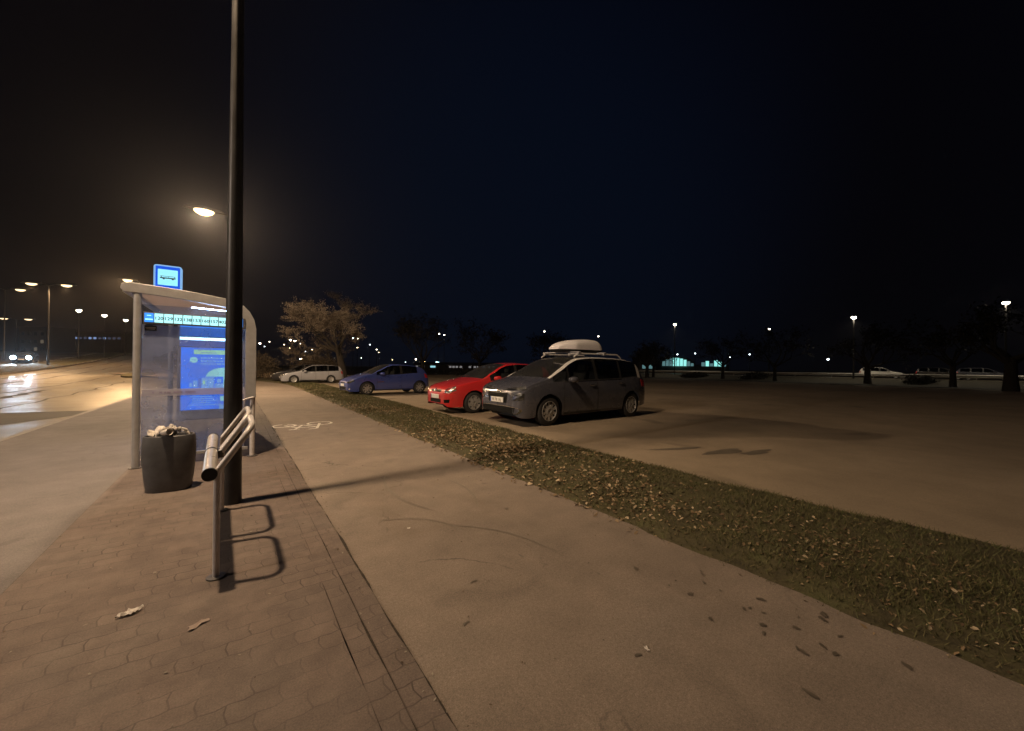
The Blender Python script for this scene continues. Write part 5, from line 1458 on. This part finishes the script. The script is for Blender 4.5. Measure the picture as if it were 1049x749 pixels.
# dark trees along the edge of the car park
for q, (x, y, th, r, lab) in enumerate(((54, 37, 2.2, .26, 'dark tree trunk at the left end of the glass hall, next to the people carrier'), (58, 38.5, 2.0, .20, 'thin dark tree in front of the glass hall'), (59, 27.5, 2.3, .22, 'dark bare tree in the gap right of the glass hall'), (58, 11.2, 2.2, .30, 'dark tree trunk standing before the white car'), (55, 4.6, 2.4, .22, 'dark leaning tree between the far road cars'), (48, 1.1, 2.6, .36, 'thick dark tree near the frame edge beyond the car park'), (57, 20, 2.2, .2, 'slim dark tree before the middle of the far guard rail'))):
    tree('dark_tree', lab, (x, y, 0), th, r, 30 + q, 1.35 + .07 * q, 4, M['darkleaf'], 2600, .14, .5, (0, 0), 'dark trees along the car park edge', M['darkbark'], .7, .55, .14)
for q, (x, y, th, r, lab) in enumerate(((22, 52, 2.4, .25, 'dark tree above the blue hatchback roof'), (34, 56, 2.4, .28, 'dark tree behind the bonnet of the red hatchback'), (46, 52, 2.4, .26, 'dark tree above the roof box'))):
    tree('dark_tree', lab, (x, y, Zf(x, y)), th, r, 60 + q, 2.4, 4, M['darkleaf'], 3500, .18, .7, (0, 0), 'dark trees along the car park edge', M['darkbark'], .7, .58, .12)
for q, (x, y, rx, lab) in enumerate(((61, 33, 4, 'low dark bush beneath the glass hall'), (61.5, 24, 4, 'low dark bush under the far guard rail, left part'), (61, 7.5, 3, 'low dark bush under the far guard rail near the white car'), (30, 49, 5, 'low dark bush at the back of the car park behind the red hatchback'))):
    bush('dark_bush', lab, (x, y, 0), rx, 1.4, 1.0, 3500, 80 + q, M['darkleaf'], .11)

# ------------------------------------------------------------------ distant buildings
def cam_pt(px, depth, z):
    d = fw + rr * ((px - 524.5) / 391.0); return Vector((d.x * depth, d.y * depth, z))
def wall_frame(a, b):
    u = (b - a); u.z = 0; L_ = u.length; u.normalize(); return L_, math.atan2(u.y, u.x)
# glowing hall: arched roof, lit glass bays
a, b = cam_pt(676, 118, 0), cam_pt(748, 118, 0); L_, ang = wall_frame(a, b)
hall = empty('glass_hall', (a.x, a.y, .3), ang); tag(hall, 'low hall with arched roof and glowing cyan glass bays beyond the far road', 'building')
E_hall = emit('hall_window_light', (.30, .85, .80), 1.15, False); E_hall2 = emit('hall_window_dim', (.16, .34, .36), .55, False)
MB().box((L_ / 2, 4.5, 1.0), (L_, 8, 3.0)).build('wall', M['wall_dark'], hall)
ar_ = MB(); n_ = 20; W_ = L_ * .50
vs = [(W_ / 2 + W_ * .52 * math.cos(math.pi * k / n_), .2, 2.5 + 2.4 * math.sin(math.pi * k / n_)) for k in range(n_ + 1)]
ar_.prism([(x, y, z) for x, y, z in vs], (0, 8.6, 0)); ar_.build('roof', M['wall_dark'], hall, 40)
for k in range(9):
    x = .8 + k * (W_ - 1.0) / 9; zt_ = 2.6 + 1.9 * math.sin(math.pi * min(.97, max(.03, (x + .8) / W_)))
    wb = MB(); wd_ = (W_ - 1) / 9 - .22
    wb.box((x + wd_ / 2, .12, (zt_ + 2.0) / 2), (wd_, .06, zt_ - 2.0)); wb.build('window', E_hall if 3 <= k <= 6 else E_hall2, hall)
for k in range(6):
    x = W_ + 2.2 + k * (L_ - W_ - 3) / 6; wd_ = (L_ - W_ - 3) / 6 - .3; hh = (1.2, 1.6, .9, 1.9, 1.4, .8)[k]
    wb = MB(); wb.box((x + wd_ / 2, .42, 2.0 + hh / 2), (wd_, .06, hh)); wb.build('window', E_hall if k in (1, 3, 4) else E_hall2, hall)
# pale lit shed beside the people carrier's tail
a, b = cam_pt(655, 105, 0), cam_pt(672, 105, 0); L_, ang = wall_frame(a, b)
hs = empty('dim_shed', (a.x, a.y, .3), ang); tag(hs, 'dim grey shed just right of the people carrier tail', 'building')
MB().box((L_ / 2, 3, 2.0), (L_, 6, 4.0)).build('wall', M['wall_dark'], hs); MB().prism([(-.3, -.3, 4.0), (L_ + .3, -.3, 4.0), (L_ / 2, -.3, 5.0)], (0, 6.6, 0)).build('roof', M['wall_dark'], hs)
for k in range(2): MB().box((L_ * (.3 + .4 * k), -.03, 1.6), (L_ * .25, .05, 1.0)).build('window', E_hall2, hs)
# long block with bluish windows beyond the road
a, b = cam_pt(50, 165, 0), cam_pt(124, 165, 0); L_, ang = wall_frame(a, b)
z0 = Zf(a.x, a.y)
bl = empty('long_office_block', (a.x, a.y, z0 - .2), ang); tag(bl, 'long dark block with a row of bluish lit windows beyond the road', 'building')
MB().box((L_ / 2, 5, 5.2), (L_, 10, 10.4)).build('wall', M['wall_dark'], bl); MB().box((L_ / 2, 5, 10.5), (L_ + .6, 10.6, .25)).build('roof', M['wall_dark'], bl)
E_bw = emit('office_window_blue', (.30, .45, .85), .55, False); E_bd = emit('office_window_dim', (.10, .12, .22), .30, False)
for k in range(15):
    MB().box((1.0 + k * (L_ - 2) / 14, -.04, 8.1), (1.25, .06, .9)).build('window', E_bw if k in (1, 4, 5, 8, 9, 11) else E_bd, bl)
# brownish block behind the oncoming car
a, b = cam_pt(19, 150, 0), cam_pt(47, 150, 0); L_, ang = wall_frame(a, b)
bl = empty('brown_block', (a.x, a.y, Zf(a.x, a.y) - .2), ang); tag(bl, 'dim brownish block standing behind the oncoming car', 'building')
MB().box((L_ / 2, 5, 5.6), (L_, 10, 11.2)).build('wall', simple('brown_render', (.30, .24, .19), .9), bl); MB().box((L_ / 2, 5, 11.3), (L_ + .5, 10.5, .25)).build('roof', M['wall_dark'], bl)
E_bb = emit('brown_block_window', (.45, .36, .25), .22, False)
for r_ in range(3):
    for k in range(4): MB().box((1.6 + k * (L_ - 3.2) / 3, -.04, 2.6 + r_ * 3), (1.2, .06, 1.3)).build('window', E_bb if (r_ * 7 + k * 3) % 5 == 1 else M['ink'], bl)
# low far row with small dim windows behind the cars
a, b = cam_pt(424, 150, 0), cam_pt(512, 150, 0); L_, ang = wall_frame(a, b)
bl = empty('low_terrace', (a.x, a.y, -.2), ang); tag(bl, 'very low dark building with small dim windows behind the red hatchback', 'building')
MB().box((L_ / 2, 4, 1.2), (L_, 8, 2.4)).build('wall', M['wall_dark'], bl); MB().prism([(-.4, -.4, 2.4), (-.4, 8.4, 2.4), (-.4, 4, 3.3)], (L_ + .8, 0, 0)).build('roof', M['wall_dark'], bl)
E_tw = emit('terrace_window', (.42, .40, .40), .45, False); E_tc = emit('terrace_window_cyan', (.35, .75, .85), .9, False)
for k, xx in enumerate((.01, .09, .20, .215, .42, .46, .50, .55, .66, .72, .76, .83, .9, .95)):
    MB().box((.8 + xx * (L_ - 1.6), -.04, 1.5), (1.5 if k in (2, 3) else .9, .06, .7)).build('window', E_tc if k in (2, 3) else E_tw, bl)

# ------------------------------------------------------------------ thin mist added to imitate lens glow round the lamps
t = NT('halo_mist'); t.t.nodes.remove(t.out); t.out = t.n('ShaderNodeOutputMaterial')
pv = t.n('ShaderNodeVolumePrincipled'); pv.inputs['Color'].default_value = (.9, .9, .95, 1); pv.inputs['Density'].default_value = HALO_MIST; pv.inputs['Anisotropy'].default_value = .82
t.l(pv.outputs[0], t.out.inputs['Volume'])
hz = MB().box((0, 200, 9.0), (1400, 1600, 24)).build('haze', t.m)
tag(hz, 'thin added mist imitating lens glow round the street lamps', None, None, 'stuff')
